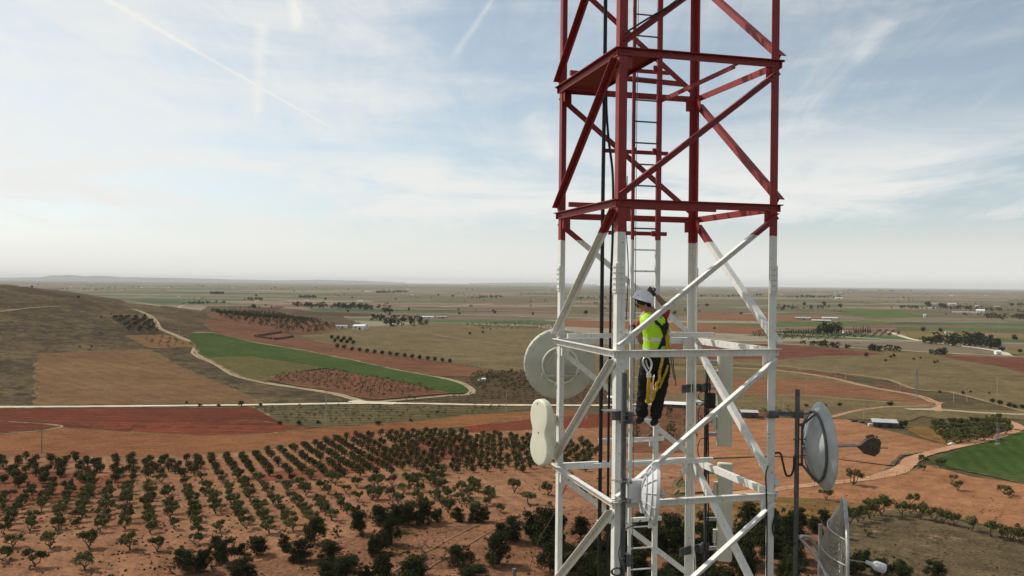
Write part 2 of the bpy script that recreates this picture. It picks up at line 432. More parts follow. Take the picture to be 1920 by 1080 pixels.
# ---------------------------------------------------------------- fields, draped on the ground
_layer = [0]
def drape(name, poly_px, m, step=None, jit=1.0, label=None):
    _layer[0] += 1
    off = 0.08 + 0.0028 * _layer[0]
    pts = [gp(*p) for p in poly_px]
    if name == 'field' and sum(p.z for p in pts) / len(pts) > -4.5 and min(p.length for p in pts) > 300: off += 0.22
    out = []
    rs = random.Random(len(poly_px) * 31 + _layer[0])
    for i, a in enumerate(pts):
        b = pts[(i + 1) % len(pts)]; dl = (b - a).length
        sg = max(6.0, a.length * 0.012)
        n = max(1, min(60, int(dl / sg)))
        nv = Vector((-(b - a).y, (b - a).x, 0)).normalized() if dl > 0 else Vector((0, 0, 0))
        for k in range(n):
            q = a.lerp(b, k / n)
            if k: q = q + nv * rs.uniform(-1, 1) * jit * min(1.8, 0.4 + dl * 0.006)
            out.append(Vector((q.x, q.y)))
    nb = len(out)
    x0, x1 = min(p.x for p in out), max(p.x for p in out); y0, y1 = min(p.y for p in out), max(p.y for p in out)
    near = min(math.hypot(*p) for p in [(q.x, q.y) for q in out])
    st = step or (9.0 if near < 420 else max(9.0, max(x1 - x0, y1 - y0) / 70))
    poly2 = [(p.x, p.y) for p in out]
    if near < 1700:
        yy = y0 + st / 2
        while yy < y1:
            xx = x0 + st / 2
            while xx < x1:
                if inside(xx, yy, poly2): out.append(Vector((xx, yy)))
                xx += st
            yy += st
    vs, es, fs, _, _, _ = delaunay_2d_cdt(out, [(i, (i + 1) % nb) for i in range(nb)], [], 1, 1e-4)
    fs2 = []
    for f in fs:
        cx = sum(vs[i].x for i in f) / len(f); cy = sum(vs[i].y for i in f) / len(f)
        if inside(cx, cy, poly2):
            a, b, c = (vs[f[0]], vs[f[1]], vs[f[2]])
            fs2.append(f if (b - a).cross(c - a) > 0 else f[::-1])
    me = bpy.data.meshes.new(name)
    me.from_pydata([(p.x, p.y, height(p.x, p.y) + off) for p in vs], [], fs2)
    me.materials.append(m)
    me.polygons.foreach_set('use_smooth', [True] * len(me.polygons))
    o = bpy.data.objects.new(name, me); C.objects.link(o); tag(o, kind='structure')
    if name == 'field' and near < 1000:
        vs2 = []; f2 = []; k = 0
        for i in range(nb):          # weedy margin, broken here and there
            a, b = out[i], out[(i + 1) % nb]
            if noise.noise((a.x * .02, a.y * .02, _layer[0] * 1.7)) < -.05: continue
            q = (b - a); q = Vector((-q.y, q.x)).normalized() if q.length > 0 else Vector((0, 1)); w = max(.5, a.length * .0013) * rs.uniform(.6, 1.5)
            for p in (a - q * w, a + q * w, b + q * w, b - q * w): vs2.append((p.x, p.y, height(p.x, p.y) + off + .045))
            f2.append((k, k + 3, k + 2, k + 1) if True else None); k += 4
        if f2:
            me2 = bpy.data.meshes.new('field_margin'); me2.from_pydata(vs2, [], f2); me2.materials.append(FM['margin'])
            o2 = bpy.data.objects.new('field_margin', me2); C.objects.link(o2); tag(o2, kind='structure')
    return o
def smooth_path(pts, sub=6):
    out = []
    for i in range(len(pts) - 1):
        p0 = pts[max(i - 1, 0)]; p1 = pts[i]; p2 = pts[i + 1]; p3 = pts[min(i + 2, len(pts) - 1)]
        for k in range(sub):
            t = k / sub
            out.append(0.5 * ((2 * p1) + (p2 - p0) * t + (2 * p0 - 5 * p1 + 4 * p2 - p3) * t * t + (3 * p1 - p0 - 3 * p2 + p3) * t ** 3))
    return out + [pts[-1]]
def road(name, px, width, m, sub=8):
    _layer[0] += 1
    off = 0.09 + 0.0028 * _layer[0]
    pts = smooth_path([gp(*p) for p in px], sub)
    v = []; f = []; rs = random.Random(_layer[0])
    for i, p in enumerate(pts):
        t = (pts[min(i + 1, len(pts) - 1)] - pts[max(i - 1, 0)]); q = Vector((-t.y, t.x, 0)).normalized()
        w0 = width * 0.5 * rs.uniform(0.86, 1.14); w1 = width * 0.5 * rs.uniform(0.86, 1.14)
        for u in (-w0, -w0 / 3, w1 / 3, w1):
            s = p + q * u; v.append((s.x, s.y, height(s.x, s.y) + off))
    for i in range(len(pts) - 1):
        for k in range(3): f.append((4 * i + k + 1, 4 * i + k, 4 * i + 4 + k, 4 * i + 5 + k))
    me = bpy.data.meshes.new(name); me.from_pydata(v, [], f); me.materials.append(m)
    if name == 'track' and width < 5:
        me.materials.append(FM['verge']); me.polygons.foreach_set('material_index', [1 if k % 3 == 1 else 0 for k in range(len(f))])
    o = bpy.data.objects.new(name, me); C.objects.link(o); tag(o, kind='structure')

FM = {
 'hill': field_mat('hill_grass', (86, 69, 48), (100, 82, 57), None, 60, 0.35, 0.40, ((58, 52, 38), 0.48, 0.60, 0.12)),
 'hillred': field_mat('hill_red_scrub', (74, 46, 32), (66, 50, 36), None, 18, 0.3, 0.35),
 'brownsq': field_mat('stubble_brown', (124, 94, 64), (112, 80, 54), (-48, 7, 0.08), 60, 1.0, 0.22),
 'orange_s': field_mat('small_orange_soil', (128, 92, 60), (118, 86, 58), None, 20, 0.9, 0.25),
 'lilac': field_mat('dark_orchard_soil', (84, 68, 54), (74, 60, 48), None, 20, 0.9, 0.25),
 'green': field_mat('green_crop', (56, 74, 29), (68, 82, 35), (20, 5, 0.18), 50, 0.5, 0.18, ((84, 84, 44), 0.62, 0.72, 0.03)),
 'yellow': field_mat('yellow_green_crop', (98, 86, 46), (90, 84, 48), None, 50, 0.5, 0.2),
 'redorch': field_mat('red_orchard_soil', (118, 76, 56), (106, 70, 51), None, 30, 0.8, 0.25),
 'plough': field_mat('ploughed_brown', (120, 80, 58), (106, 68, 48), (70, 9, 0.18), 45, 0.7, 0.2),
 'darkred': field_mat('dark_red_soil', (92, 44, 28), (106, 52, 32), (86, 6, 0.14), 40, 0.7, 0.2),
 'red': field_mat('bright_red_soil', (120, 58, 36), (112, 55, 35), (86, 6, 0.11), 30, 0.8, 0.2),
 'orange': field_mat('orange_stubble', (134, 88, 55), (120, 72, 46), (84, 5, 0.09), 60, 1.1, 0.24),
 'vine': field_mat('vineyard_grass', (84, 76, 48), (98, 84, 58), (89, 6.0, 0.36), 30, 0.7, 0.3),
 'vine2': field_mat('vineyard_red', (88, 64, 46), (78, 66, 46), (60, 7, 0.36), 30, 0.7, 0.3),
 'front': field_mat('orchard_orange_soil', (152, 108, 81), (136, 92, 67), (-24, 4.1, 0.13), 35, 1.6, 0.28, ((112, 82, 56), 0.55, 0.68, 0.5)),
 'frontred': field_mat('orchard_red_soil', (118, 68, 47), (126, 76, 53), (-24, 4.1, 0.11), 25, 1.4, 0.26),
 'pine': field_mat('pine_ground', (140, 97, 74), (120, 82, 60), None, 12, 1.4, 0.34, ((92, 72, 50), 0.54, 0.68, 0.4)),
 'r_orange': field_mat('wide_orange_field', (162, 113, 82), (148, 100, 70), (62, 6, 0.11), 40, 1.0, 0.2),
 'r_low': field_mat('lower_orange_field', (162, 112, 80), (148, 100, 70), (40, 5, 0.09), 30, 1.2, 0.24, ((122, 92, 56), 0.58, 0.72, 0.2)),
 'r_yel': field_mat('ochre_grass', (134, 98, 56), (112, 84, 50), None, 18, 1.4, 0.3, ((86, 76, 42), 0.52, 0.66, 0.35)),
 'r_dark': field_mat('dry_dark_grass', (88, 74, 54), (106, 88, 66), None, 14, 1.6, 0.36, ((168, 138, 110), 0.60, 0.70, 0.16)),
 'grass': field_mat('dry_grass', (120, 102, 72), (106, 90, 62), None, 60, 0.7, 0.26, ((84, 74, 50), 0.52, 0.68, 0.2)),
 'meadow': field_mat('pale_meadow', (100, 94, 64), (110, 92, 68), None, 90, 0.4, 0.2),
 'r_brown': field_mat('rust_field', (134, 91, 65), (124, 83, 58), (75, 8, 0.14), 60, 0.6, 0.2),
 'r_red': field_mat('far_red_field', (104, 60, 48), (112, 66, 52), (75, 12, 0.14), 70, 0.3, 0.2),
 'fargreen': field_mat('far_green', (90, 104, 54), (80, 92, 48), None, 120, 0.1, 0.15),
 'faryel': field_mat('far_ochre', (124, 106, 62), (112, 98, 62), None, 120, 0.1, 0.15),
 'bank': field_mat('earth_bank', (112, 74, 54), (92, 68, 50), None, 12, 0.6, 0.4),
 'bankdark': field_mat('dark_bank', (72, 48, 38), (84, 60, 46), None, 12, 0.4, 0.4),
 'patch': field_mat('bare_pale_soil', (158, 128, 100), (118, 94, 70), None, 6, 1.8, 0.4),
 'margin': field_mat('weedy_margin', (96, 82, 54), (132, 108, 78), None, 9, 0.9, 0.35, ((62, 58, 38), 0.50, 0.62, 0.3)),
 'verge': field_mat('worn_verge', (138, 118, 90), (160, 138, 110), None, 8, 0.8, 0.3),
 'tyre': field_mat('tyre_track', (156, 112, 88), (140, 98, 75), None, 6, 1.8, 0.3),
 'white': field_mat('white_gravel', (226, 210, 186), (206, 190, 166), None, 20, 1.0, 0.1),
 'pale': field_mat('pale_track', (180, 160, 134), (160, 140, 114), None, 20, 1.0, 0.16),
 'dirt': field_mat('pink_dirt_road', (198, 150, 120), (180, 132, 102), None, 14, 1.2, 0.18),
 'dtrack': field_mat('faint_track', (150, 124, 96), (132, 108, 82), None, 14, 1.0, 0.2),
}
# hill and the slopes to its right
drape('hillside', [(-260, 800), (-260, 575), (-60, 530.5), (0, 534), (90, 540), (170, 552), (240, 569), (300, 574), (390, 574), (470, 574), (560, 580), (640, 592), (690, 612), (640, 634), (560, 640), (490, 634), (400, 625), (352, 629), (362, 646), (372, 660), (376, 671), (406, 684), (450, 708), (500, 722), (560, 730), (650, 746), (672, 758), (300, 761), (0, 764)], FM['hill'], 10)
drape('hill_slope', [(10, 541), (60, 543), (130, 554), (160, 559), (110, 558), (60, 551), (20, 548)], FM['hillred'])
drape('hill_track', [(-200, 592), (0, 585), (50, 579), (104, 575), (140, 574), (104, 573.4), (52, 577), (0, 582.5), (-200, 590)], FM['dtrack'])
drape('field', [(70, 664), (146, 661), (280, 655.5), (296, 664), (323, 680), (385, 708), (460, 740), (492, 757), (65, 761)], FM['brownsq'])
drape('field', [(200, 594), (282, 597), (300, 625), (242, 628)], FM['lilac'])
drape('field', [(237, 630), (318, 629.5), (360, 645), (362, 652), (281, 654), (266, 648)], FM['orange_s'])
drape('field', [(388, 592), (440, 584), (540, 588), (600, 600), (640, 618), (600, 626), (560, 627), (480, 615), (400, 598)], FM['redorch'])
drape('bank', [(462, 588), (490, 578), (520, 574.5), (535, 575), (520, 582), (500, 590), (470, 592)], FM['bankdark'])
drape('bank', [(530, 590), (556, 584), (640, 586), (700, 588), (690, 594), (600, 592), (560, 590)], FM['bankdark'])
drape('field', [(385, 598), (440, 606), (520, 622), (560, 634), (620, 645), (669, 655), (850, 682), (920, 696), (902, 704), (862, 707), (816, 706), (740, 692), (663, 675), (572, 657), (480, 642), (400, 624), (385, 610)], FM['plough'])
drape('slope_field', [(556, 630), (700, 612), (800, 605), (1000, 612), (1200, 640), (1200, 690), (1040, 735), (1000, 700), (930, 694), (850, 681), (700, 658), (620, 643)], FM['grass'], 14)
drape('field', [(352, 629), (364, 625.5), (398, 625), (440, 634), (480, 643.6), (572, 659), (663, 677), (740, 694), (816, 708), (856, 718), (874, 728), (876, 735), (868, 738.5), (844, 738.5), (786, 724.6), (743, 715.5), (670, 701.7), (614, 691), (541, 680), (469, 669), (391, 672), (374, 665), (370, 656), (362, 646)], FM['green'])
drape('field', [(391, 672), (469, 669), (541, 680), (610, 690.5), (541, 700), (495, 711), (500, 718), (452, 706), (406, 681)], FM['yellow'])
drape('field', [(494, 712), (541, 700.5), (614, 694), (627, 695), (670, 702), (743, 716), (786, 725), (842, 739), (786, 743), (706, 750), (680, 747), (648, 741), (611, 732.5), (556, 724)], FM['redorch'])
drape('field', [(712, 754), (786, 746), (841, 743), (884, 739), (905, 722), (1060, 715), (1260, 740), (1260, 758), (1042, 760), (908, 759), (720, 757)], FM['vine2'])
drape('field', [(862, 712), (905, 698), (1000, 698), (1060, 706), (1060, 730), (960, 738), (900, 734)], FM['vine2'])
# the near left fields below the white road
drape('field', [(-260, 770), (0, 766), (250, 765), (474, 764), (505, 780), (538, 797), (596, 801), (501, 814), (376, 817), (275, 812), (183, 806), (107, 802), (0, 793), (-260, 790)], FM['darkred'])
drape('field', [(130, 790), (300, 793), (480, 788), (536, 797), (594, 801), (501, 813), (376, 816), (275, 811), (183, 804)], FM['red'])
drape('field', [(-260, 796), (0, 792), (76, 796), (113, 801), (76, 808), (0, 814), (-260, 822)], FM['darkred'])
drape('field', [(476, 763), (676, 760), (908, 763), (1000, 766), (1000, 770), (877, 778), (801, 788), (724, 794), (602, 802), (538, 797), (505, 780)], FM['vine'])
drape('field', [(-260, 824), (0, 815), (76, 809), (113, 802), (183, 806), (275, 812.5), (376, 817.5), (501, 814.5), (602, 802.5), (724, 794.5), (801, 788.5), (877, 779), (1000, 771), (1100, 768), (1100, 786), (990, 787), (865, 801), (785, 806), (682, 816), (627, 826), (470, 846), (340, 856), (0, 858), (-260, 868)], FM['orange'], 8)
drape('field', [(862, 801), (990, 787), (1150, 775), (1180, 800), (1000, 806), (890, 812)], FM['red'])
drape('field', [(-300, 866), (0, 858), (340, 857), (470, 847), (627, 827), (682, 817), (785, 807), (890, 812), (1000, 806), (1180, 800), (1300, 790), (1290, 850), (1260, 940), (1060, 960), (960, 990), (780, 985), (690, 1000), (560, 1040), (440, 1060), (200, 1120), (-300, 1120)], FM['front'], 8)
drape('field', [(-300, 884), (0, 878), (150, 888), (260, 898), (190, 930), (60, 946), (-300, 960)], FM['frontred'], 8)
drape('field', [(700, 850), (790, 822), (860, 818), (905, 836), (890, 860), (760, 872), (560, 905), (430, 900), (560, 880)], FM['frontred'], 8)
drape('pine_slope', [(1500, 1300), (200, 1300), (200, 1120), (440, 1060), (560, 1040), (690, 1000), (780, 985), (960, 990), (1060, 958), (1300, 930), (1460, 960), (1600, 985), (1590, 1100)], FM['pine'], 8)
# right of the tower, from the far side inwards
drape('field', [(1560, 583), (1677, 580), (1745, 595), (1640, 596)], FM['fargreen'])
drape('field', [(1440, 606), (1520, 603), (1657, 603), (1680, 607), (1565, 612), (1440, 610)], FM['fargreen'])
drape('field', [(1680, 613), (1800, 615), (2000, 618), (2000, 624), (1800, 621), (1680, 619)], FM['fargreen'])
drape('field', [(1687, 622), (1780, 623), (1832, 628), (1820, 637), (1745, 640), (1705, 632)], FM['faryel'])
drape('field', [(1860, 628), (2000, 624), (2000, 640), (1880, 636)], FM['faryel'])
drape('field', [(1888, 652), (2000, 646), (2000, 668), (1896, 664)], FM['faryel'])
drape('field', [(1290, 586), (1420, 590), (1560, 596), (1560, 602), (1420, 602), (1290, 598)], FM['r_brown'])
drape('field', [(1060, 575), (1300, 580), (1300, 592), (1060, 588)], FM['meadow'])
drape('field', [(1060, 600), (1300, 606), (1440, 614), (1440, 628), (1240, 620), (1060, 612)], FM['r_brown'])
drape('field', [(1200, 640), (1455, 643), (1577, 650), (1690, 656), (1862, 667), (2010, 672), (2010, 800), (1920, 774), (1820, 747), (1777, 737), (1715, 732), (1665, 714), (1455, 688), (1200, 680)], FM['grass'], 14)
drape('field', [(1200, 643), (1455, 646), (1502, 649), (1615, 659), (1660, 666), (1540, 668), (1455, 675), (1200, 672)], FM['r_red'])
drape('field', [(1760, 667), (2010, 674), (2010, 702), (1920, 698), (1865, 686), (1800, 676)], FM['r_red'])
drape('bank', [(1455, 688), (1540, 697), (1600, 705), (1560, 706), (1500, 700), (1455, 694)], FM['bank'])
drape('bank', [(1570, 700), (1600, 706), (1580, 712), (1560, 708)], FM['bank'])
drape('bank', [(1640, 716), (1700, 727), (1720, 736), (1700, 738), (1640, 724)], FM['bank'])
drape('field', [(1180, 690), (1300, 686), (1455, 692), (1547, 705), (1630, 724), (1717, 740), (1752, 752), (1760, 770), (1700, 790), (1570, 786), (1440, 770), (1180, 760)], FM['grass'], 14)
drape('field', [(1200, 711), (1455, 711), (1540, 711), (1615, 727), (1717, 746), (1752, 757), (1752, 761), (1615, 747), (1455, 740), (1200, 738)], FM['r_brown'])
drape('field', [(1180, 762), (1300, 764), (1440, 772), (1450, 785), (1330, 800), (1300, 850), (1180, 850)], FM['redorch'])
drape('field', [(1752, 764), (1830, 768), (2010, 776), (2010, 796), (1900, 786), (1800, 790), (1720, 780)], FM['grass'])
drape('field', [(1280, 800), (1400, 784), (1453, 784), (1588, 787), (1638, 802), (1695, 816), (1784, 837), (1778, 841), (1690, 855), (1672, 874), (1570, 862), (1453, 856), (1280, 862)], FM['r_orange'])
drape('field', [(1280, 864), (1453, 858), (1570, 863), (1672, 876), (1618, 899), (1453, 916), (1280, 926)], FM['r_low'])
drape('field', [(1690, 800), (1760, 800), (1890, 788), (1900, 800), (1850, 822), (1780, 836), (1730, 822)], FM['r_yel'])
drape('field', [(1739, 867), (1825, 836), (1920, 810), (2020, 790), (2020, 925), (1920, 908), (1855, 893), (1810, 884), (1766, 874)], FM['green'])
drape('field', [(1280, 932), (1453, 921), (1511, 915), (1618, 904), (1690, 890), (1740, 872), (1820, 895), (1920, 909), (2020, 924), (2020, 1044), (1920, 1016), (1850, 992), (1780, 972), (1686, 960), (1640, 966), (1575, 976), (1453, 990), (1280, 990)], FM['r_low'], 8)
drape('field', [(1280, 945), (1453, 934), (1560, 938), (1640, 950), (1650, 963), (1575, 975), (1453, 990), (1280, 990)], FM['r_yel'], 8)
drape('field', [(1540, 997), (1600, 972), (1686, 957), (1781, 969), (1850, 989), (1920, 1012), (2020, 1040), (2020, 1200), (1560, 1200)], FM['r_dark'], 8)
# roads and tracks
road('track', [(250, 580), (263, 584), (281, 592.5), (292, 604), (299.5, 616), (325.5, 627.6), (353, 640), (367, 652), (365, 662), (377, 671), (406, 683), (430, 698), (450.5, 707), (500, 719), (556, 727.7), (611, 736), (651, 745), (690, 757)], 4.6, FM['pale'])
road('track', [(292, 574.4), (340, 573.6), (390, 573), (495, 572)], 7, FM['pale'])
road('track', [(364, 624), (398, 624), (440, 632.5), (480, 642.6), (572, 657.5), (663, 675.5), (740, 692.5), (816, 706.5), (860, 717), (880, 727), (885, 735), (872, 741), (841, 742.5), (770, 749), (706, 754)], 3.4, FM['pale'])
road('road', [(-200, 764.5), (0, 763.8), (130, 763), (365, 761), (480, 759.6), (676, 756.8), (786, 757.4), (908, 759.8), (1042, 760.5), (1131, 760.5), (1260, 757)], 4.2, FM['white'], 12)
road('track', [(660, 752), (690, 755.5), (740, 757)], 7, FM['white'])
road('track', [(812, 628), (860, 635), (930, 645), (1000, 652), (1060, 658)], 3.5, FM['dtrack'])
road('track', [(-100, 789), (0, 792), (76, 796), (112, 801), (76, 808), (0, 814), (-100, 820)], 2.4, FM['pale'])
road('track', [(1200, 640), (1455, 645), (1577, 651), (1690, 657.5), (1865, 667), (1960, 672)], 6, FM['pale'])
road('track', [(1667, 622.5), (1705, 635), (1740, 641), (1862, 657), (1890, 667)], 7, FM['white'])
road('track', [(1440, 584), (1540, 588), (1600, 597), (1660, 603)], 8, FM['dtrack'])
road('track', [(1300, 676), (1455, 686), (1540, 696), (1615, 705), (1665, 712), (1715, 730), (1777, 735), (1820, 745), (1920, 772), (2000, 792)], 3.6, FM['dtrack'])
road('track', [(1300, 686), (1455, 695), (1547, 707), (1630, 726), (1717, 742), (1750, 754), (1768, 757)], 4.5, FM['dirt'])
road('track', [(1455, 742), (1515, 742.5), (1627, 752), (1700, 757), (1758, 762)], 3, FM['dtrack'])
road('track', [(1560, 783), (1600, 772), (1660, 764), (1740, 762)], 2.5, FM['dirt'])
drape('dirt_yard', [(1750, 753), (1769, 756), (1765, 764), (1768, 772), (1758, 772), (1740, 768), (1755, 763)], FM['dirt'])
road('track', [(1700, 768), (1760, 769), (1830, 774), (1920, 778), (2000, 780)], 5, FM['pale'])
road('dirt_road', [(1280, 938), (1453, 919), (1511, 911.5), (1618, 900), (1680, 888), (1700, 876), (1716, 862), (1735, 853), (1781, 841), (1855, 824), (1898, 810), (1912, 802), (1898, 794), (1880, 788)], 3.8, FM['dirt'])
drape('dirt_road', [(1630, 894), (1678, 876), (1696, 860), (1716, 853), (1724, 856), (1712, 874), (1688, 887)], FM['dirt'])
road('track', [(700, 1100), (760, 1060), (830, 1020), (900, 985), (960, 972)], 0.24, FM['tyre'])
road('track', [(760, 1100), (815, 1060), (880, 1022), (935, 990), (985, 972)], 0.24, FM['tyre'])
# ---------------------------------------------------------------- lattice tower
ZC = CAM.z
a1, a2 = R(14.0), R(16.5)
e1 = Vector((math.cos(a1), math.sin(a1), 0)); e2 = Vector((-math.sin(a2), math.cos(a2), 0)); ez = Vector((0, 0, 1))
S1, S2 = 2.05, 2.02
PN = at(1157, 533.5, 9.5); PN.z = 0
PR, PL = PN + e1 * S1, PN + e2 * S2; PB = PR + e2 * S2
nNR = Vector((math.sin(a1), -math.cos(a1), 0)); nLB = -nNR
nNL = Vector((-math.cos(a2), -math.sin(a2), 0)); nRB = -nNL
def Z(p, z): return Vector((p.x, p.y, z))
LV = [ZC + 2.713 - 1.7335 * k for k in range(-4, 9)]          # horizontals, top to bottom
ZPAINT = ZC + 0.615
def paint_mat():
    m = bpy.data.materials.new('banded_paint'); m.use_nodes = True
    nt = m.node_tree; N, L = nt.nodes, nt.links
    b = N['Principled BSDF']; b.inputs['Roughness'].default_value = 0.5; b.inputs['Specular IOR Level'].default_value = 0.35
    geo = N.new('ShaderNodeNewGeometry'); sp = N.new('ShaderNodeSeparateXYZ'); L.new(geo.outputs['Position'], sp.inputs[0])
    n = N.new('ShaderNodeTexNoise'); n.inputs['Scale'].default_value = 9; n.inputs['Detail'].default_value = 7; n.inputs['Roughness'].default_value = 0.65
    L.new(geo.outputs['Position'], n.inputs['Vector'])
    def M(op, a, bb):
        q = N.new('ShaderNodeMath'); q.operation = op
        for i, v in enumerate((a, bb)):
            if hasattr(v, 'links'): L.new(v, q.inputs[i])
            else: q.inputs[i].default_value = v
        return q.outputs[0]
    zz = M('ADD', sp.outputs[2], M('MULTIPLY', n.outputs[0], 0.05))
    top = M('GREATER_THAN', zz, ZPAINT + 0.015)
    def mixc(f, c1, c2):
        q = N.new('ShaderNodeMix'); q.data_type = 'RGBA'
        if hasattr(f, 'links'): L.new(f, q.inputs[0])
        else: q.inputs[0].default_value = f
        for i, c in ((6, c1), (7, c2)):
            if hasattr(c, 'links'): L.new(c, q.inputs[i])
            else: q.inputs[i].default_value = (*c, 1)
        return q.outputs[2]
    mr = N.new('ShaderNodeMapRange'); mr.inputs[1].default_value = 0.3; mr.inputs[2].default_value = 0.7; L.new(n.outputs[0], mr.inputs[0])
    red = mixc(mr.outputs[0], (0.215, 0.020, 0.020), (0.285, 0.033, 0.029))
    wh = mixc(mr.outputs[0], (0.66, 0.65, 0.60), (0.78, 0.77, 0.72))
    # runs of grime down the white paint
    mp = N.new('ShaderNodeMapping'); mp.inputs['Scale'].default_value = (26, 26, 1.6); L.new(geo.outputs['Position'], mp.inputs[0])
    g = N.new('ShaderNodeTexNoise'); g.inputs['Scale'].default_value = 1.0; g.inputs['Detail'].default_value = 5; L.new(mp.outputs[0], g.inputs['Vector'])
    mg = N.new('ShaderNodeMapRange'); mg.inputs[1].default_value = 0.50; mg.inputs[2].default_value = 0.74; mg.inputs[4].default_value = 0.55; L.new(g.outputs[0], mg.inputs[0])
    wh = mixc(mg.outputs[0], wh, (0.50, 0.47, 0.40))
    n3 = N.new('ShaderNodeTexNoise'); n3.inputs['Scale'].default_value = 30; n3.inputs['Detail'].default_value = 5; L.new(geo.outputs['Position'], n3.inputs['Vector'])
    m3 = N.new('ShaderNodeMapRange'); m3.inputs[1].default_value = 0.66; m3.inputs[2].default_value = 0.70; L.new(n3.outputs[0], m3.inputs[0])
    col = mixc(top, wh, red)
    col = mixc(M('MULTIPLY', m3.outputs[0], 0.7), col, (0.16, 0.09, 0.06))
    L.new(col, b.inputs['Base Color'])
    bp = N.new('ShaderNodeBump'); bp.inputs['Strength'].default_value = 0.15; bp.inputs['Distance'].default_value = 0.004
    L.new(n3.outputs[0], bp.inputs['Height']); L.new(bp.outputs[0], b.inputs['Normal'])
    return m
PAINT = paint_mat()
GALV = mat('galvanised_steel', (0.20, 0.20, 0.20), 0.5, 0.25, 14, metal=0.5)
DGALV = mat('dark_galvanised', (0.11, 0.11, 0.112), 0.55, 0.25, 14, metal=0.4)
BLACK = mat('black_rubber', (0.013, 0.013, 0.014), 0.55, 0.3, 10)
ctr = (PN + PB) / 2
gz = height(ctr.x, ctr.y)
tower = thing('lattice_tower', 'tall red and white steel lattice tower carrying antennas and a climbing ladder', 'tower', (ctr.x, ctr.y, gz))
def bolt(mb, p, n, r=0.011, h=0.012):
    mb.tube([p - n * 0.004, p + n * h], r, 6)
for P, u, v, nu, nv in ((PN, e1, e2, nNR, nNL), (PR, -e1, e2, nNR, nRB), (PL, e1, -e2, nLB, nNL), (PB, -e1, -e2, nLB, nRB)):
    mb = MB()
    mb.angle(Z(P, gz - 0.5), Z(P, ZC + 10.2), u, v, 0.10, 0.10, 0.011)
    for z in LV:           # gusset stubs inside the angle at every joint
        mb.box(Z(P, z - 0.13) + u * 0.115 + v * 0.018, 0.10, 0.008, 0.19, (u, v, ez))
        mb.box(Z(P, z - 0.13) + v * 0.115 + u * 0.018, 0.10, 0.008, 0.19, (v, u, ez))
    leg = mb.build('leg', PAINT, tower)
    for zz in (0.075, -6.9, 7.0):
        mb = MB()
        zc = ZC + zz
        mb.box(Z(P, zc) + u * 0.048 + nu * 0.008, 0.094, 0.013, 0.34, (u, nu, ez))
        mb.box(Z(P, zc) + v * 0.048 + nv * 0.008, 0.094, 0.013, 0.34, (v, nv, ez))
        for k in range(5):
            for q in (0.03, 0.068):
                zb = zc - 0.13 + 0.065 * k
                bolt(mb, Z(P, zb) + u * q + nu * 0.014, nu, 0.010, 0.016); bolt(mb, Z(P, zb) + v * q + nv * 0.014, nv, 0.010, 0.016)
        sp = mb.build('splice_plate', PAINT, leg, origin=tower.location)
faces = ((PN, PR, nNR, 'up'), (PN, PL, nNL, 'down'), (PB, PR, nRB, 'down'), (PL, PB, nLB, 'down'))
for k, z in enumerate(LV):
    for a, b, n, kind in faces:
        d = (b - a).normalized()
        mb = MB()
        mb.angle(Z(a, z) - d * 0.035 + n * 0.003, Z(b, z) + d * 0.035 + n * 0.003, -ez, n, 0.085, 0.06, 0.009)
        for t in (0.05, 0.10): bolt(mb, Z(a, z - 0.045) + d * t + n * 0.012, n); bolt(mb, Z(b, z - 0.045) - d * t + n * 0.012, n)
        mb.build('horizontal_beam', PAINT, tower)
        if k + 1 < len(LV):
            z2 = LV[k + 1]
            if kind == 'up': p, q = Z(a, z2 + 0.045) + d * 0.015, Z(b, z - 0.135) - d * 0.015
            else: p, q = Z(a, z - 0.135) + d * 0.015, Z(b, z2 + 0.045) - d * 0.015
            g = (q - p).normalized()
            w = g.cross(n).normalized()
            if w.z > 0: w = -w                       # the web hangs below, the lip stands out along the upper edge
            mb = MB()
            mb.angle(p + n * 0.014 - w * 0.035, q + n * 0.014 - w * 0.035, w, n, 0.075, 0.080, 0.009)
            for t in (0.05, 0.11): bolt(mb, p + g * t + n * 0.022, n); bolt(mb, q - g * t + n * 0.022, n)
            mb.build('diagonal_brace', PAINT, tower)
# inner bars that carry the ladder, resting on the horizontals
for k in range(3, 9):
    z = LV[k] + 0.04
    l = at(1065, 533, 9.5 * 1.15); r = at(1340 if k != 4 else 1278, 537, 9.5 * 1.21)
    l.z = r.z = z + 0.03
    d = (r - l).normalized(); m = MB(); m.box((l + r) / 2, (r - l).length, 0.045, 0.062, (d, ez.cross(d), ez)); m.build('ladder_bearer', PAINT, tower)
mb = MB(); p_, q_ = at(1240, 184, 11.2), at(1378, 119, 9.98); g_ = (q_ - p_).normalized(); w_ = ez.cross(g_).normalized(); mb.angle(p_, q_, -ez, w_, 0.06, 0.06, 0.008); mb.build('diagonal_brace', PAINT, tower)
# small plate platform in the red section
mb = MB()
zp = LV[4] - 0.012
c = [PN + e1 * 0.02 + e2 * 0.02, PN + e1 * 0.53 + e2 * 0.02, PL + e1 * 0.53 - e2 * 0.03, PL + e1 * 0.02 - e2 * 0.03]
mb.poly([Z(p, zp) for p in c] + [Z(p, zp - 0.008) for p in c], [(0, 1, 2, 3), (7, 6, 5, 4), (0, 4, 5, 1), (1, 5, 6, 2), (2, 6, 7, 3), (3, 7, 4, 0)])
d = (c[2] - c[1]).normalized()
mb.box(Z((c[1] + c[2]) / 2, zp - 0.024) + e1 * 0.006, (c[2] - c[1]).length - 0.02, 0.008, 0.05, (d, ez.cross(d), ez))
mb.build('platform', PAINT, tower)
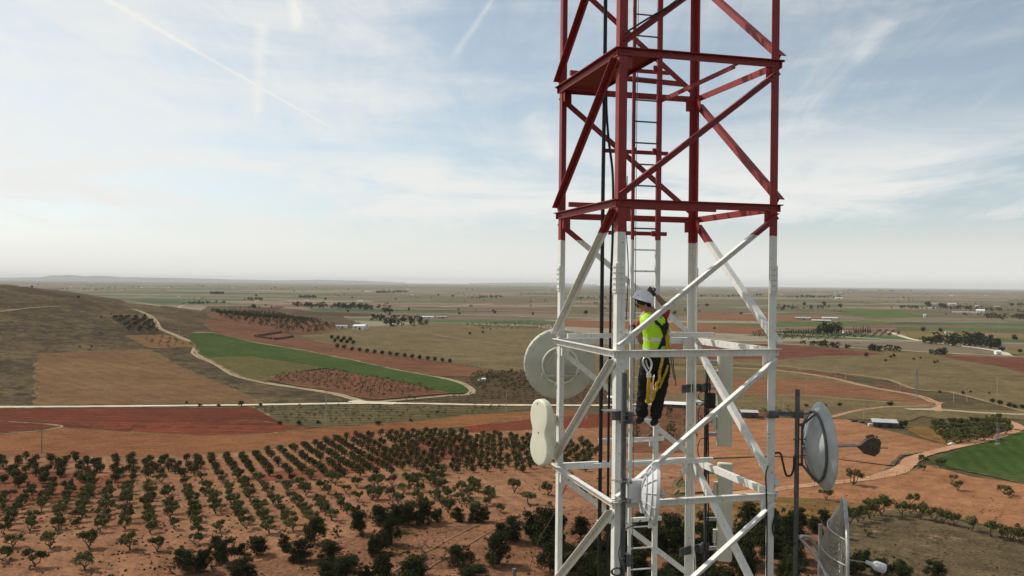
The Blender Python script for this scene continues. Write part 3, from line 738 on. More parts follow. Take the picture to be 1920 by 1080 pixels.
# ladder
DL = 11.2
lr = at(1185, 535, DL - 0.05); rr = at(1232.5, 536, DL + 0.04)
ld = (rr - lr); ld.z = 0; ldn = ld.normalized(); lnn = ez.cross(ldn)
mb = MB()
zt, zb = ZC + 7.5, ZC - 7.5
mb.box(Z(lr, (zt + zb) / 2), 0.042, 0.030, zt - zb, (ldn, lnn, ez)); mb.box(Z(rr, (zt + zb) / 2), 0.070, 0.034, zt - zb, (ldn, lnn, ez))
ladder = mb.build('ladder', PAINT, tower)
RUNG = 0.288
zr0 = at(1208, 229, DL).z
RUNGM = mat('rung_steel', (0.10, 0.10, 0.10), 0.5, 0.3, 20)
for k in range(-22, 27):
    z = zr0 + k * RUNG
    mb = MB(); mb.tube([Z(lr, z) + ldn * 0.012, Z(rr, z) - ldn * 0.02], 0.011, 8)
    mb.build('rung', PAINT if z < ZPAINT else RUNGM, ladder, origin=tower.location)
for y, x0, x1 in ((129, 1132, 1262), (283, 1130, 1262), (437, 1141, 1260), (591, 1128, 1262), (672, 1128, 1262), (829, 1127, 1260), (982, 1126, 1257), (-25, 1130, 1262)):
    z = at(1195, y, 11.3).z
    a = at(x0, 535, 11.28); b = a + ldn * ((x1 - x0) / F * 11.3)
    mb = MB(); mb.angle(Z(a, z + 0.03) + lnn * 0.03, Z(b, z + 0.03) + lnn * 0.03, -ez, lnn, 0.055, 0.04, 0.007)
    mb.box(Z(lr, z - 0.01) + lnn * 0.026 + ldn * 0.03, 0.05, 0.02, 0.07, (ldn, lnn, ez)); mb.box(Z(rr, z - 0.01) + lnn * 0.026 - ldn * 0.055, 0.05, 0.02, 0.075, (ldn, lnn, ez))
    mb.build('ladder_bracket', PAINT, tower)
# cables that run down the tower
def cable(name, label, pts, r, m=BLACK, cat='cable', group=None, n=8):
    pts = smooth_path([Vector(p) for p in pts], 8)
    mb = MB(); mb.tube(pts, r, n)
    o = mb.build(name, m, None, smooth_ang=60)
    tag(o, label, cat, group); return o
def vert(px, d, y0, y1, n=6):
    a = at(px, 535, d)
    z0, z1 = at(px, y0, d).z, at(px, y1, d).z
    return [Vector((a.x + random.uniform(-0.006, 0.006), a.y + random.uniform(-0.006, 0.006), z0 + (z1 - z0) * i / n)) for i in range(n + 1)]
cable('feeder_cable', 'thickest black feeder cable running down beside the ladder brackets', vert(1129.5, 11.22, -120, 1250, 9), 0.026, group=None)
cable('feeder_cable', 'second black feeder cable bending off the thick one below the platform', [at(1137, 150, 11.0), at(1137, 200, 11.05), at(1141, 260, 11.15), at(1149, 330, 11.2), at(1149, 430, 11.2)] + vert(1144.5, 11.2, 540, 1250, 6), 0.017)
cable('safety_line', 'thin steel fall arrest line stretched along the climbing ladder', vert(1191, 11.08, -120, 1250, 8), 0.0045, DGALV, 'safety line', n=6)
cable('thin_cable', 'slack thin black cable hanging just inside the nearest leg', [at(1176, 330, 9.8), at(1174, 420, 9.85), at(1178, 500, 9.85), at(1176, 560, 9.9), at(1174, 600, 9.9)], 0.006)
cable('tied_cable', 'black cable slung along the red brace at the top of the tower', [at(1172, 62, 9.35), at(1200, 44, 9.4), at(1240, 20, 9.45), at(1290, -8, 9.5)], 0.011)
cable('pale_cable', 'thin pale grey cable clipped down the rear tower leg', vert(1299.5, 11.70, 620, 1000, 6) + [at(1304, 1050, 11.66), at(1300, 1120, 11.7)], 0.007, mat('grey_cable', (0.45, 0.45, 0.42), 0.5))
cable('drop_cable', 'short black cable hooked down against the outer white leg', [at(1440, 873, 9.95), at(1436, 890, 9.9), at(1437, 930, 9.9), at(1438, 1000, 9.95), at(1437, 1120, 9.95)], 0.010)
# ---------------------------------------------------------------- worker
def skin(name, nodes, edges, m, parent, sub=2, root=0, smooth_ang=None):
    me = bpy.data.meshes.new(name)
    org = Vector(parent.location) if parent else Vector((0, 0, 0))
    q = parent.parent if parent else None
    while q: org = org + q.location; q = q.parent
    me.from_pydata([tuple(Vector(p) - org) for p, r in nodes], edges, [])
    o = bpy.data.objects.new(name, me); C.objects.link(o)
    sm = o.modifiers.new('skin', 'SKIN')
    while not me.skin_vertices: bpy.context.view_layer.update(); break
    if not me.skin_vertices:
        bm = bmesh.new(); bm.from_mesh(me); bm.verts.layers.skin.verify(); bm.to_mesh(me); bm.free()
    for i, (p, r) in enumerate(nodes):
        sv = me.skin_vertices[0].data[i]
        sv.radius = r if isinstance(r, tuple) else (r, r)
        sv.use_root = (i == root)
    sm.use_smooth_shade = True
    ss = o.modifiers.new('sub', 'SUBSURF'); ss.levels = ss.render_levels = sub
    dg = bpy.context.evaluated_depsgraph_get(); ev = o.evaluated_get(dg)
    nm = bpy.data.meshes.new_from_object(ev)
    o.modifiers.clear(); o.data = nm
    nm.materials.clear(); nm.materials.append(m)
    nm.polygons.foreach_set('use_smooth', [True] * len(nm.polygons))
    if parent: o.parent = parent
    return o
D0 = 10.80
def W(px, py, dd=0.0): return at(px, py, D0 + dd)
SKIN = mat('skin', (0.30, 0.155, 0.095), 0.5, 0.08, 30)
TROU = mat('black_trousers', (0.008, 0.008, 0.010), 0.9, 0.35, 9, bump=0.5, bscale=24)
VEST = mat('hi_vis_yellow', (0.42, 0.72, 0.012), 0.62, 0.10, 9, bump=0.5, bscale=26)
REDS = mat('red_shirt', (0.28, 0.016, 0.02), 0.8, 0.15, 12, bump=0.4, bscale=30)
HELM = mat('white_helmet', (0.72, 0.72, 0.80), 0.3, 0.03, 20, spec=0.5)
BLKW = mat('black_webbing', (0.012, 0.012, 0.013), 0.8, 0.3, 30)
YELW = mat('yellow_webbing', (0.50, 0.32, 0.02), 0.75, 0.2, 25, bump=0.3, bscale=60)
SILV = mat('aluminium', (0.75, 0.75, 0.75), 0.32, 0.1, 30, metal=0.7)
REFL = mat('reflective_tape', (0.62, 0.64, 0.60), 0.4, 0.05, 30)
HAIR = mat('dark_hair', (0.015, 0.011, 0.009), 0.7, 0.3, 60)
foot = W(1214, 792, 0.10)
person = thing('person', 'worker in white helmet and yellow vest standing on the tower ladder', 'person', foot)
fdir = Vector((-0.42, 0.907, 0)); rdir = Vector((0.907, 0.42, 0))
nodes = [(W(1229, 668, 0.0), (0.135, 0.115)), (W(1230, 640, -0.03), (0.13, 0.11)), (W(1227, 612, -0.04), (0.15, 0.115)), (W(1220, 591, 0.0), (0.10, 0.09)),
         (W(1214, 581, 0.04), (0.058, 0.058)), (W(1209, 571, 0.08), (0.075, 0.085)), (W(1205, 560, 0.10), (0.092, 0.10)), (W(1199, 574, 0.17), (0.030, 0.03)),
         (W(1204, 598, 0.0), (0.066, 0.066)), (W(1201, 621, 0.02), (0.048, 0.048)), (W(1204, 643, 0.06), (0.046, 0.046)), (W(1199, 634, 0.20), (0.038, 0.038)), (W(1190, 622, 0.31), (0.030, 0.034)),
         (W(1244, 596, 0.02), (0.062, 0.062)), (W(1248, 583, 0.16), (0.052, 0.052)), (W(1247, 572, 0.25), (0.047, 0.047)), (W(1238, 562, 0.28), (0.042, 0.042)), (W(1230, 553, 0.29), (0.032, 0.036)),
         (W(1215, 684, 0.0), (0.085, 0.085)), (W(1209, 730, 0.05), (0.060, 0.060)), (W(1205, 774, 0.06), (0.042, 0.042)), (W(1201, 786, 0.16), (0.036, 0.040)),
         (W(1242, 684, 0.0), (0.085, 0.085)), (W(1236, 735, 0.04), (0.060, 0.060)), (W(1229, 780, 0.06), (0.042, 0.042)), (W(1226, 790, 0.16), (0.036, 0.040)),
         (W(1195.5, 577, 0.205), 0.012), (W(1213, 572, 0.0), 0.018)]
edges = [(0, 1), (1, 2), (2, 3), (3, 4), (4, 5), (5, 6), (5, 7), (3, 8), (8, 9), (9, 10), (10, 11), (11, 12), (3, 13), (13, 14), (14, 15), (15, 16), (16, 17), (0, 18), (18, 19), (19, 20), (20, 21), (0, 22), (22, 23), (23, 24), (24, 25), (7, 26), (5, 27)]
body = skin('body', nodes, edges, SKIN, person)
tn = [(W(1229, 664, -0.01), (0.175, 0.153)), (W(1214, 686, 0.0), (0.113, 0.113)), (W(1208.5, 712, 0.02), (0.099, 0.102)), (W(1206.5, 735, 0.05), (0.089, 0.090)), (W(1204, 757, 0.05), (0.082, 0.085)), (W(1202.5, 783, 0.06), (0.079, 0.085)),
      (W(1244, 686, 0.0), (0.113, 0.113)), (W(1240, 712, 0.02), (0.097, 0.102)), (W(1237, 738, 0.04), (0.086, 0.090)), (W(1232, 762, 0.05), (0.079, 0.085)), (W(1229, 788, 0.06), (0.077, 0.081)), (W(1231, 655, -0.015), (0.169, 0.147))]
def wrinkle(o, amp, fz):
    me = o.data; ns = [v.normal.copy() for v in me.vertices]
    for v, n in zip(me.vertices, ns):
        q = v.co; v.co = q + n * amp * (noise.noise((q.x * 9, q.y * 9, q.z * fz)) + .5 * noise.noise((q.x * 22, q.y * 22, q.z * fz * 2)))
wrinkle(skin('trousers', tn, [(11, 0), (0, 1), (1, 2), (2, 3), (3, 4), (4, 5), (0, 6), (6, 7), (7, 8), (8, 9), (9, 10)], TROU, person, 3), .020, 15)
for p, q in ((W(1202, 787, 0.03), W(1195, 790, 0.20)), (W(1228.5, 791, 0.03), W(1223, 794, 0.20))):
    skin('boot', [(p + ez * 0.05, 0.052), (p, 0.052), (p.lerp(q, 0.55), (0.046, 0.05)), (q, (0.04, 0.045))], [(0, 1), (1, 2), (2, 3)], BLKW, person)
sn = [(W(1222, 598, -0.01), (0.13, 0.10)), (W(1205, 598, 0.0), 0.082), (W(1201, 610, 0.01), 0.070), (W(1199.5, 621, 0.02), 0.066), (W(1243, 596, 0.01), 0.082), (W(1247, 586, 0.12), 0.072), (W(1248.5, 578, 0.20), 0.066), (W(1217, 586, 0.03), 0.068)]
skin('shirt', sn, [(0, 1), (1, 2), (2, 3), (0, 4), (4, 5), (5, 6), (0, 7)], REDS, person)
def ell(px, py, dd, rx, ry, tilt=0.0, n=28, tk=0.0):
    c = W(px, py, dd); out = []
    for k in range(n):
        a = 2 * math.pi * k / n; ca, sa = math.cos(a), math.sin(a)
        sx = math.copysign(abs(ca) ** 0.8, ca); sy = math.copysign(abs(sa) ** 0.8, sa)
        wr = 1 + 0.05 * noise.noise((ca * 2.2 + px * 0.09, sa * 2.2, py * 0.11))
        out.append(c + rdir * (sx * rx * wr) - fdir * (sy * ry * wr) + ez * (tilt * sx * rx))
    return out
tors = [(1231, 661, -0.015, 0.182, 0.135), (1231.5, 651, -0.02, 0.182, 0.138), (1231.5, 640, -0.028, 0.178, 0.136), (1231, 629, -0.034, 0.180, 0.138), (1229, 617, -0.038, 0.190, 0.140), (1226.5, 607, -0.036, 0.190, 0.140), (1224.5, 599, -0.022, 0.188, 0.128), (1222, 592, 0.0, 0.150, 0.110), (1218.5, 587, 0.02, 0.100, 0.088), (1216, 583.5, 0.03, 0.072, 0.075)]
mb = MB(); mb.loft([ell(*t) for t in tors], caps=False)
vest = mb.build('safety_vest', VEST, person, smooth_ang=70)
def tors_at(py, g=1.012, fx=None):
    for i in range(len(tors) - 1):
        a, b = tors[i], tors[i + 1]
        if b[1] <= py <= a[1]:
            t = (a[1] - py) / (a[1] - b[1]); q = [a[j] + (b[j] - a[j]) * t for j in range(5)]
            return (q[0], py, q[2], q[3] * g, q[4] * g)
    return (*tors[0][:3], tors[0][3] * g, tors[0][4] * g)
for y0, y1 in ((639, 632), (658, 652)):
    mb = MB(); mb.loft([ell(*tors_at(y)) for y in (y0, (y0 + y1) / 2, y1)], caps=False)
    mb.build('reflective_band', REFL, vest, smooth_ang=70, origin=foot)
def onback(px, py, g=1.05):
    q = tors_at(min(660.5, max(584, py)), g)
    c = W(q[0], q[1], q[2]); x = (px - q[0]) / F * D0
    s = max(-0.97, min(0.97, x / q[3]))
    return c + rdir * (s * q[3]) - fdir * (q[4] * math.sqrt(1 - abs(s) ** 2.4))
harn = MB()
vn = Vector((0.1, -1, 0.1))
for pth in ([(1206, 593), (1214, 599), (1224, 608), (1230, 617), (1234, 628), (1238, 640), (1246, 652), (1254, 660)], [(1240, 591), (1242, 600), (1240, 612), (1236, 624), (1231, 636), (1225, 648), (1219, 658)], [(1216, 604), (1228, 611), (1236, 618)]):
    harn.ribbon(smooth_path([onback(*p) for p in pth], 4), 0.034, vn, 0.006)
hs = harn.build('harness', BLKW, person)
mb = MB(); mb.box(onback(1238, 614, 1.08), 0.075, 0.02, 0.12, (rdir, fdir, ez)); mb.build('dorsal_pad', BLKW, hs, origin=foot)
mb = MB(); mb.box(onback(1232, 640, 1.07), 0.06, 0.016, 0.10, (rdir, fdir, ez)); mb.build('dorsal_pad', BLKW, hs, origin=foot)
mb = MB()
for pth in ([(1241, 606), (1240, 622), (1242, 638), (1246, 657)], [(1237, 628), (1238, 642), (1241, 657)]):
    mb.ribbon(smooth_path([onback(x, y, 1.11) for x, y in pth], 4), 0.032, vn, 0.006)
mb.build('yellow_strap', YELW, hs, origin=foot)
mb = MB()
mb.tube([onback(1247 + 4 * math.cos(t), 620 + 7 * math.sin(t), 1.12) for t in [i * math.pi / 8 for i in range(17)]], 0.008, 6); mb.tube([onback(1246, 627, 1.12), onback(1248, 636, 1.12)], 0.009, 6)
mb.build('d_ring', SILV, hs, origin=foot)
mb = MB(); mb.loft([ell(1230.5, 666, -0.012, 0.176, 0.150), ell(1231, 661, -0.012, 0.186, 0.158), ell(1231, 657, -0.014, 0.186, 0.158), ell(1231, 653, -0.016, 0.178, 0.15)], caps=False)
mb.box(W(1222, 659, -0.155), 0.06, 0.03, 0.05, (rdir, fdir, ez)); mb.box(W(1253, 660, -0.06), 0.05, 0.08, 0.06, (rdir, fdir, ez))
mb.build('belt', BLKW, hs, origin=foot, smooth_ang=60)
for x0 in (1217, 1242):       # leg loops of the harness
    mb = MB(); c = W(x0 - 1, 694, 0.0); mb.loft([[c + rdir * (0.108 * math.cos(a)) - fdir * (0.112 * math.sin(a)) + ez * (h + 0.04 * math.cos(a) * (1 if x0 < 1230 else -1)) for a in [i * math.pi / 10 for i in range(20)]] for h in (-0.022, 0.022)], caps=False)
    mb.build('leg_loop', BLKW, hs, origin=foot, smooth_ang=60)
# hook and lanyards
mb = MB()
hook = [(1216, 702), (1213, 696), (1208.5, 688), (1205.5, 680), (1206.5, 673), (1211, 669.5), (1216, 671), (1220, 676), (1222, 684), (1220.5, 692), (1218, 698), (1216.5, 703)]
mb.tube(smooth_path([W(x, y, -0.17) for x, y in hook], 4), 0.013, 8)
mb.tube([W(1211, 675, -0.175), W(1213, 684, -0.175), W(1217, 692, -0.175)], 0.010, 6); mb.box(W(1216.5, 704, -0.17), 0.06, 0.025, 0.05, (rdir, fdir, ez))
tag(mb.build('snap_hook', SILV, None, smooth_ang=60), "large silver snap hook hanging behind the worker's left leg", 'snap hook')
mb = MB()
mb.ribbon(smooth_path([W(1216.5, 707, -0.165), W(1216, 720, -0.155), W(1215, 736, -0.14), W(1214, 748, -0.13), W(1216, 757, -0.125)], 4), 0.042, Vector((0.2, -1, 0)), 0.014)
mb.box(W(1215, 752, -0.135), 0.07, 0.03, 0.035, (rdir, fdir, ez))
tag(mb.build('lanyard', YELW, None), 'straight yellow lanyard strap below the silver hook', 'lanyard')
mb = MB(); pts = [(1242, 668), (1241, 680), (1239, 692), (1236, 702), (1236, 712), (1231, 720), (1233, 728), (1228, 735), (1226, 744), (1222, 753)]
mb.tube(smooth_path([W(x + random.uniform(-1.2, 1.2), y, -0.16 + random.uniform(-0.015, 0.015)) for x, y in pts], 5), [0.014 + 0.010 * abs(math.sin(i * 1.25)) for i in range(46)], 8)
pts = [(1252, 684), (1249, 696), (1244, 708), (1240, 718), (1236, 728)]
mb.tube(smooth_path([W(x, y, -0.12) for x, y in pts], 5), [0.011 + 0.008 * abs(math.sin(i * 1.4)) for i in range(21)], 8)
tag(mb.build('lanyard', YELW, None, smooth_ang=70), 'crumpled yellow shock absorbing lanyard hanging from the belt', 'lanyard')
ROPE = mat('tan_rope', (0.16, 0.12, 0.06), 0.8)
mb = MB()
for pts in ([(1256, 662), (1262, 672), (1263, 690), (1266, 706), (1267, 724)], [(1257, 664), (1259, 680), (1261, 694), (1265, 712)], [(1252, 664), (1254, 676), (1250, 690), (1246, 700)]):
    mb.tube(smooth_path([W(x, y, -0.03) for x, y in pts], 5), 0.007, 6)
tag(mb.build('hip_cords', ROPE, None, smooth_ang=70), "thin tan cords dangling from the worker's right hip", 'cord')
# helmet, hair
hc = W(1205, 562.5, 0.085)
hup = (ez * 0.95 + rdir * 0.18 - fdir * 0.20).normalized(); hf = (fdir - hup * fdir.dot(hup)).normalized(); hr = hf.cross(hup)
mb = MB(); rings = []
for h, s in ((-0.004, 1.0), (0.0, 1.07), (0.012, 1.07), (0.02, 1.0), (0.045, 0.985), (0.075, 0.92), (0.10, 0.79), (0.118, 0.58), (0.128, 0.32), (0.131, 0.03)):
    ring = []
    for k in range(32):
        a = 2 * math.pi * k / 32
        fwd = 1.12 if math.cos(a) > 0 else 1.0
        brim = 1.10 if (math.cos(a) > 0.6 and h < 0.015) else 1.0
        ring.append(hc + hf * (math.cos(a) * 0.140 * s * fwd * brim) + hr * (math.sin(a) * 0.118 * s) + hup * (h - (0.02 if h < 0.02 and math.cos(a) > 0.7 else 0)))
    rings.append(ring)
mb.loft(rings)
helm = mb.build('helmet', HELM, person, smooth_ang=50)
mb = MB()
for a in (0.75, 1.35, 1.9, -0.75, -1.35):
    n = (-hf * math.cos(a) * 0.7 + hr * math.sin(a) + hup * 0.45).normalized()
    p = hc - hf * (math.cos(a) * 0.125) + hr * (math.sin(a) * 0.109) + hup * 0.062
    t = hup.cross(n).normalized(); q = n.cross(t)
    mb.poly([p + n * 0.002 + t * 0.022 - q * 0.014, p + n * 0.002 - t * 0.022 - q * 0.014, p - n * 0.006 + q * 0.03, p - n * 0.012 + t * 0.02 - q * 0.016, p - n * 0.012 - t * 0.02 - q * 0.016, p - n * 0.02 + q * 0.028], [(0, 1, 2), (5, 4, 3), (0, 3, 4, 1), (1, 4, 5, 2), (2, 5, 3, 0)])
mb.build('vent', BLKW, helm, origin=foot)
mb = MB(); mb.tube(smooth_path([hc + hr * 0.112 - hup * 0.0 - hf * 0.02, hc + hr * 0.090 - hup * 0.07 + hf * 0.01, hc - hup * 0.105 + hf * 0.045, hc - hr * 0.090 - hup * 0.07 + hf * 0.01, hc - hr * 0.112 - hf * 0.02], 5), 0.007, 6)
mb.build('chin_strap', BLKW, helm, origin=foot)
mb = MB(); rings = []
for h, s in ((-0.055, 0.78), (-0.04, 0.90), (-0.02, 0.98), (0.02, 0.98)):
    rings.append([hc - hf * (0.012 + math.cos(a) * 0.108 * s) + hr * (math.sin(a) * 0.104 * s) + hup * h for a in [-1.5 + 3.0 * i / 16 for i in range(17)]])
mb.loft(rings, caps=True); mb.build('hair', HAIR, person, smooth_ang=60)
mb = MB(); ec = W(1213, 573.5, 0.0)
# gloved hands closed round the ladder rails
def hand(name, wrist, grip, side):
    """wrist: point, grip: centre of the rail held; five fingers curl round it"""
    mb = MB()
    d = (grip - wrist).normalized(); lat = ez if abs(d.z) < 0.8 else rdir
    lat = (ez - d * ez.dot(d)).normalized(); nrm = d.cross(lat) * side
    pc = wrist.lerp(grip, 0.55) - nrm * 0.03
    rg = []
    for t, w, h in ((-0.055, 0.024, 0.024), (-0.03, 0.033, 0.022), (0.0, 0.042, 0.021), (0.03, 0.045, 0.019), (0.045, 0.040, 0.014)):
        rg.append([pc + d * t + lat * (w * math.cos(a)) + nrm * (h * math.sin(a)) for a in [i * math.pi / 6 for i in range(12)]])
    mb.loft(rg)
    for i, (o, ln) in enumerate(((0.034, 0.92), (0.012, 1.0), (-0.011, 0.95), (-0.033, 0.78))):
        b = pc + d * 0.04 + lat * o
        pth = [b - d * 0.01, b + d * (0.028 * ln) + nrm * 0.006, b + d * (0.045 * ln) + nrm * 0.028, b + d * (0.036 * ln) + nrm * 0.052, b + d * (0.012 * ln) + nrm * 0.062]
        mb.tube(pth, [0.0115, 0.0115, 0.0108, 0.010, 0.008], 8)
    b = pc + lat * 0.040 - d * 0.02
    mb.tube([b, b + lat * 0.022 + d * 0.02 + nrm * 0.012, b + lat * 0.020 + d * 0.045 + nrm * 0.034, b + lat * 0.006 + d * 0.056 + nrm * 0.052], [0.014, 0.0135, 0.0115, 0.009], 8)
    return mb.build(name, BLKW, person, smooth_ang=60)
g = Z(rr, at(1226, 547, 11.1).z) - lnn * 0.02
hand('glove', W(1231, 554, 0.285), W(1219, 545, 0.34), 1)
hand('glove', W(1191, 622, 0.29), Z(lr, at(1190, 617, 11.1).z) + ldn * 0.01, -1)
# ---------------------------------------------------------------- antennas and their mounts
CREAM = mat('cream_plastic', (0.70, 0.68, 0.54), 0.45, 0.06, 5)
DISHB = mat('grey_green_dish', (0.44, 0.44, 0.36), 0.55, 0.10, 5, bump=0.05, bscale=3)
WPLA = mat('white_plastic', (0.60, 0.60, 0.60), 0.4, 0.05, 8)
WDISH = mat('weathered_dish', (0.40, 0.42, 0.42), 0.5, 0.18, 5)
PANEL = mat('panel_radome', (0.60, 0.58, 0.47), 0.5, 0.07, 4)
BROWN = mat('brown_feed', (0.085, 0.052, 0.036), 0.6, 0.3, 20)
WIRE = mat('grid_wire', (0.30, 0.28, 0.24), 0.5, 0.25, 12, metal=0.5)
ALU = mat('worn_aluminium', (0.42, 0.42, 0.40), 0.42, 0.2, 10, metal=0.6)
def vdown(p, z): return Vector((p.x, p.y, z))
# big round dish seen from behind, beyond the left leg
ax = (at(1049, 683, 1) - CAM); ax.z = 0; ax = (ax.normalized() + Vector((-0.10, 0, 0.03))).normalized()
c0 = at(1049, 683, 12.25)
rad = 66.5 / F * 12.25
t = thing('round_dish_antenna', 'large round grey dish seen from behind at the left leg', 'dish antenna', c0)
mb = MB(); mb.lathe([(rad, 0.10), (rad, -0.02), (rad * 0.985, -0.035), (rad * 0.95, -0.045), (rad * 0.75, -0.075), (rad * 0.55, -0.10), (rad * 0.3, -0.122), (0.02, -0.13)], c0, ax, 72)
mb.lathe([(rad * 0.99, 0.10), (0.01, 0.12)], c0, ax, 72)
mb.mi = 1
sx = ez.cross(ax).normalized(); sy = ax.cross(sx)
for k in range(26):
    a = 2 * math.pi * k / 26; p = c0 + (sx * math.cos(a) + sy * math.sin(a)) * rad * 0.985 - ax * 0.03
    mb.box(p, 0.014, 0.014, 0.012, (sx, sy, ax))
mb.build('reflector', [DISHB, DGALV], t, smooth_ang=35)
mb = MB(); mb.tube([c0 - ax * 0.145 + (sx * math.cos(a) + sy * math.sin(a)) * rad * 0.5 for a in [2 * math.pi * i / 40 for i in range(41)]], 0.016, 8, False)
mb.build('mount_ring', CREAM, t, smooth_ang=60)
mb = MB()
pL = Z(PL, c0.z)
for dz in (-0.14, ):
    mb.box(c0 - ax * 0.20 + sy * dz, 0.56, 0.05, 0.035, (sx, ax, sy)); mb.box(c0 - ax * 0.22 + sy * dz + sx * 0.27, 0.03, 0.08, 0.06, (sx, ax, sy)); mb.box(c0 - ax * 0.22 + sy * dz - sx * 0.27, 0.03, 0.08, 0.06, (sx, ax, sy))
mb.tube([c0 - ax * 0.13, c0 - ax * 0.30], 0.05, 14)
mb.tube([c0 - ax * 0.28 - sy * 0.28, c0 - ax * 0.28 + sy * 0.28], 0.035, 12)
mb.tube([c0 - ax * 0.16 + sx * 0.10 + sy * 0.16, c0 - ax * 0.17 + sx * 0.2 + sy * 0.02], 0.012, 8)
mb.tube([c0 - ax * 0.28 - sy * 0.22, pL - ez * 0.22 + nNL * 0.02], 0.022, 8); mb.tube([c0 - ax * 0.28 + sy * 0.22, pL + ez * 0.22 + nNL * 0.02], 0.022, 8)
mb.build('mount', ALU, t, smooth_ang=40)
# figure-eight radome antenna
c0 = at(1012, 811, 11.15); nrm = Vector((-0.87, -0.50, 0.0)).normalized(); sx = nrm.cross(ez) * -1; 
t = thing('twin_disc_antenna', 'cream antenna shaped like a figure eight clamped to the left leg', 'radio antenna', c0)
H2 = 63 / F * 11.15
def outline(s=1.0, g=0.0):
    out = []; r = H2 * 0.50
    left = []
    for i in range(41):
        y = H2 * (1 - 2 * i / 40)
        w1 = max(0, r * r - (y - (H2 - r)) ** 2) ** 0.5; w2 = max(0, r * r - (y + (H2 - r)) ** 2) ** 0.5
        neck = r * 0.74 * max(0, 1 - (y / (H2 * 0.62)) ** 2) ** 0.5 if abs(y) < H2 * 0.62 else 0
        w = max(w1, w2); w = (w ** 6 + neck ** 6) ** (1 / 6)
        left.append((max(0.0, w - g) if i not in (0, 40) else 0.0, y * (1 - g / H2)))
    return [(w, y) for w, y in left] + [(-w, y) for w, y in left[::-1][1:-1]]
def olp(o, h): return [c0 + sx * x + ez * y + nrm * h for x, y in o]
mb = MB(); mb.loft([olp(outline(g=0.03), -0.085), olp(outline(g=0.01), -0.085), olp(outline(), -0.07), olp(outline(), 0.0), olp(outline(g=0.004), 0.012), olp(outline(g=0.014), 0.020), olp(outline(g=0.03), 0.022)])
mb.build('radome', CREAM, t, smooth_ang=40)
mb = MB(); mb.box(c0 + nrm * 0.024 + sx * 0.0, 0.014, 0.006, 0.022, (sx, nrm, ez)); mb.box(c0 + nrm * 0.024 + ez * (H2 * 0.86) - sx * 0.03, 0.02, 0.004, 0.02, (sx, nrm, ez)); mb.build('badge', DGALV, t)
mb = MB(); b0 = c0 - nrm * 0.13; mb.box(b0, 0.24, 0.07, 0.52, (sx, nrm, ez))
for k in range(9): mb.box(b0 - nrm * 0.045 + sx * (-0.1 + 0.025 * k), 0.006, 0.03, 0.46, (sx, nrm, ez))
mb.build('radio_box', CREAM, t)
mb = MB()
for dz in (0.16, -0.2):
    p = b0 + ez * dz; q = Z(PL, p.z) + nNL * 0.03
    mb.box((p + q) / 2, (q - p).length, 0.05, 0.05, ((q - p).normalized(), ez.cross((q - p).normalized()), ez)); mb.box(q, 0.06, 0.13, 0.07, (nNL, e2, ez))
mb.build('bracket', ALU, t)
# grey pole on the nearest leg and the small white dish on it
pp = at(1170, 760, 9.28); ztop = at(1170, 699, 9.28).z
t = thing('antenna_pole', 'short grey pole clamped in front of the nearest tower leg', 'pole', Z(pp, ztop - 3.2))
mb = MB(); mb.tube([Z(pp, ztop - 3.2), Z(pp, ztop)], 0.031, 16); mb.build('pole', DGALV, t, smooth_ang=40)
zb = at(1170, 783, 9.28).z
mb = MB(); mb.box(Z(PN, zb + 0.055) - e1 * 0.07 + nNR * 0.06, 0.20, 0.16, 0.010, (e1, nNR, ez)); mb.box(Z(PN, zb) - e1 * 0.02 + nNR * 0.10, 0.13, 0.010, 0.10, (e1, nNR, ez)); mb.box(Z(PN, zb - 0.03) + e1 * 0.04 + nNR * 0.07, 0.05, 0.10, 0.12, (e1, nNR, ez)); mb.build('bracket', GALV, t)
for zz in (zb, zb - 1.6):
    mb = MB(); mb.box(Z(pp, zz) + e1 * 0.06, 0.06, 0.09, 0.13, (e1, nNR, ez)); mb.tube([Z(pp, zz - 0.03) - e1 * 0.03 + nNR * 0.04, Z(pp, zz - 0.03) + nNR * 0.046, Z(pp, zz - 0.03) + e1 * 0.12 + nNR * 0.04], 0.008, 6); mb.tube([Z(pp, zz + 0.03) - e1 * 0.03 + nNR * 0.04, Z(pp, zz + 0.03) + nNR * 0.046, Z(pp, zz + 0.03) + e1 * 0.12 + nNR * 0.04], 0.008, 6)
    mb.build('clamp', DGALV, t)
axd = Vector((1, -0.10, -0.06)).normalized()
c0 = at(1226, 925, 9.22); rad = 58.5 / F * 9.22
t = thing('small_white_dish', 'small white plastic dish with ribbed back facing right on the grey pole', 'dish antenna', c0)
sx = axd.cross(ez).normalized(); sy = sx.cross(axd)
prof = [(rad * math.sqrt(u), -0.15 * (1 - u)) for u in (0.01, 0.1, 0.25, 0.45, 0.65, 0.85, 1.0)]
mb = MB(); mb.lathe([(r, h) for r, h in prof] + [(rad * 1.01, 0.035), (rad * 0.985, 0.035), (rad * 0.96, 0.0)] + [(r * 0.96, h + 0.012) for r, h in prof[::-1][1:]], c0, axd, 56)
mb.build('reflector', WPLA, t, smooth_ang=40)
mb = MB()
for k in range(14):
    a = 2 * math.pi * (k + 0.5) / 14; rv = sx * math.cos(a) + sy * math.sin(a); tv = axd.cross(rv)
    for (r0, h0), (r1, h1) in zip(prof[2:], prof[3:]):
        p, q = c0 + rv * r0 + axd * (h0 - 0.008), c0 + rv * r1 + axd * (h1 - 0.008)
        g = (q - p).normalized(); mb.box((p + q) / 2, (q - p).length, 0.005, 0.014, (g, tv, g.cross(tv)))
for u in (0.4, 0.75):
    mb.tube([c0 + (sx * math.cos(a) + sy * math.sin(a)) * rad * math.sqrt(u) + axd * (-0.15 * (1 - u) - 0.008) for a in [2 * math.pi * i / 40 for i in range(41)]], 0.008, 6, False)
mb.build('rib', WPLA, t)
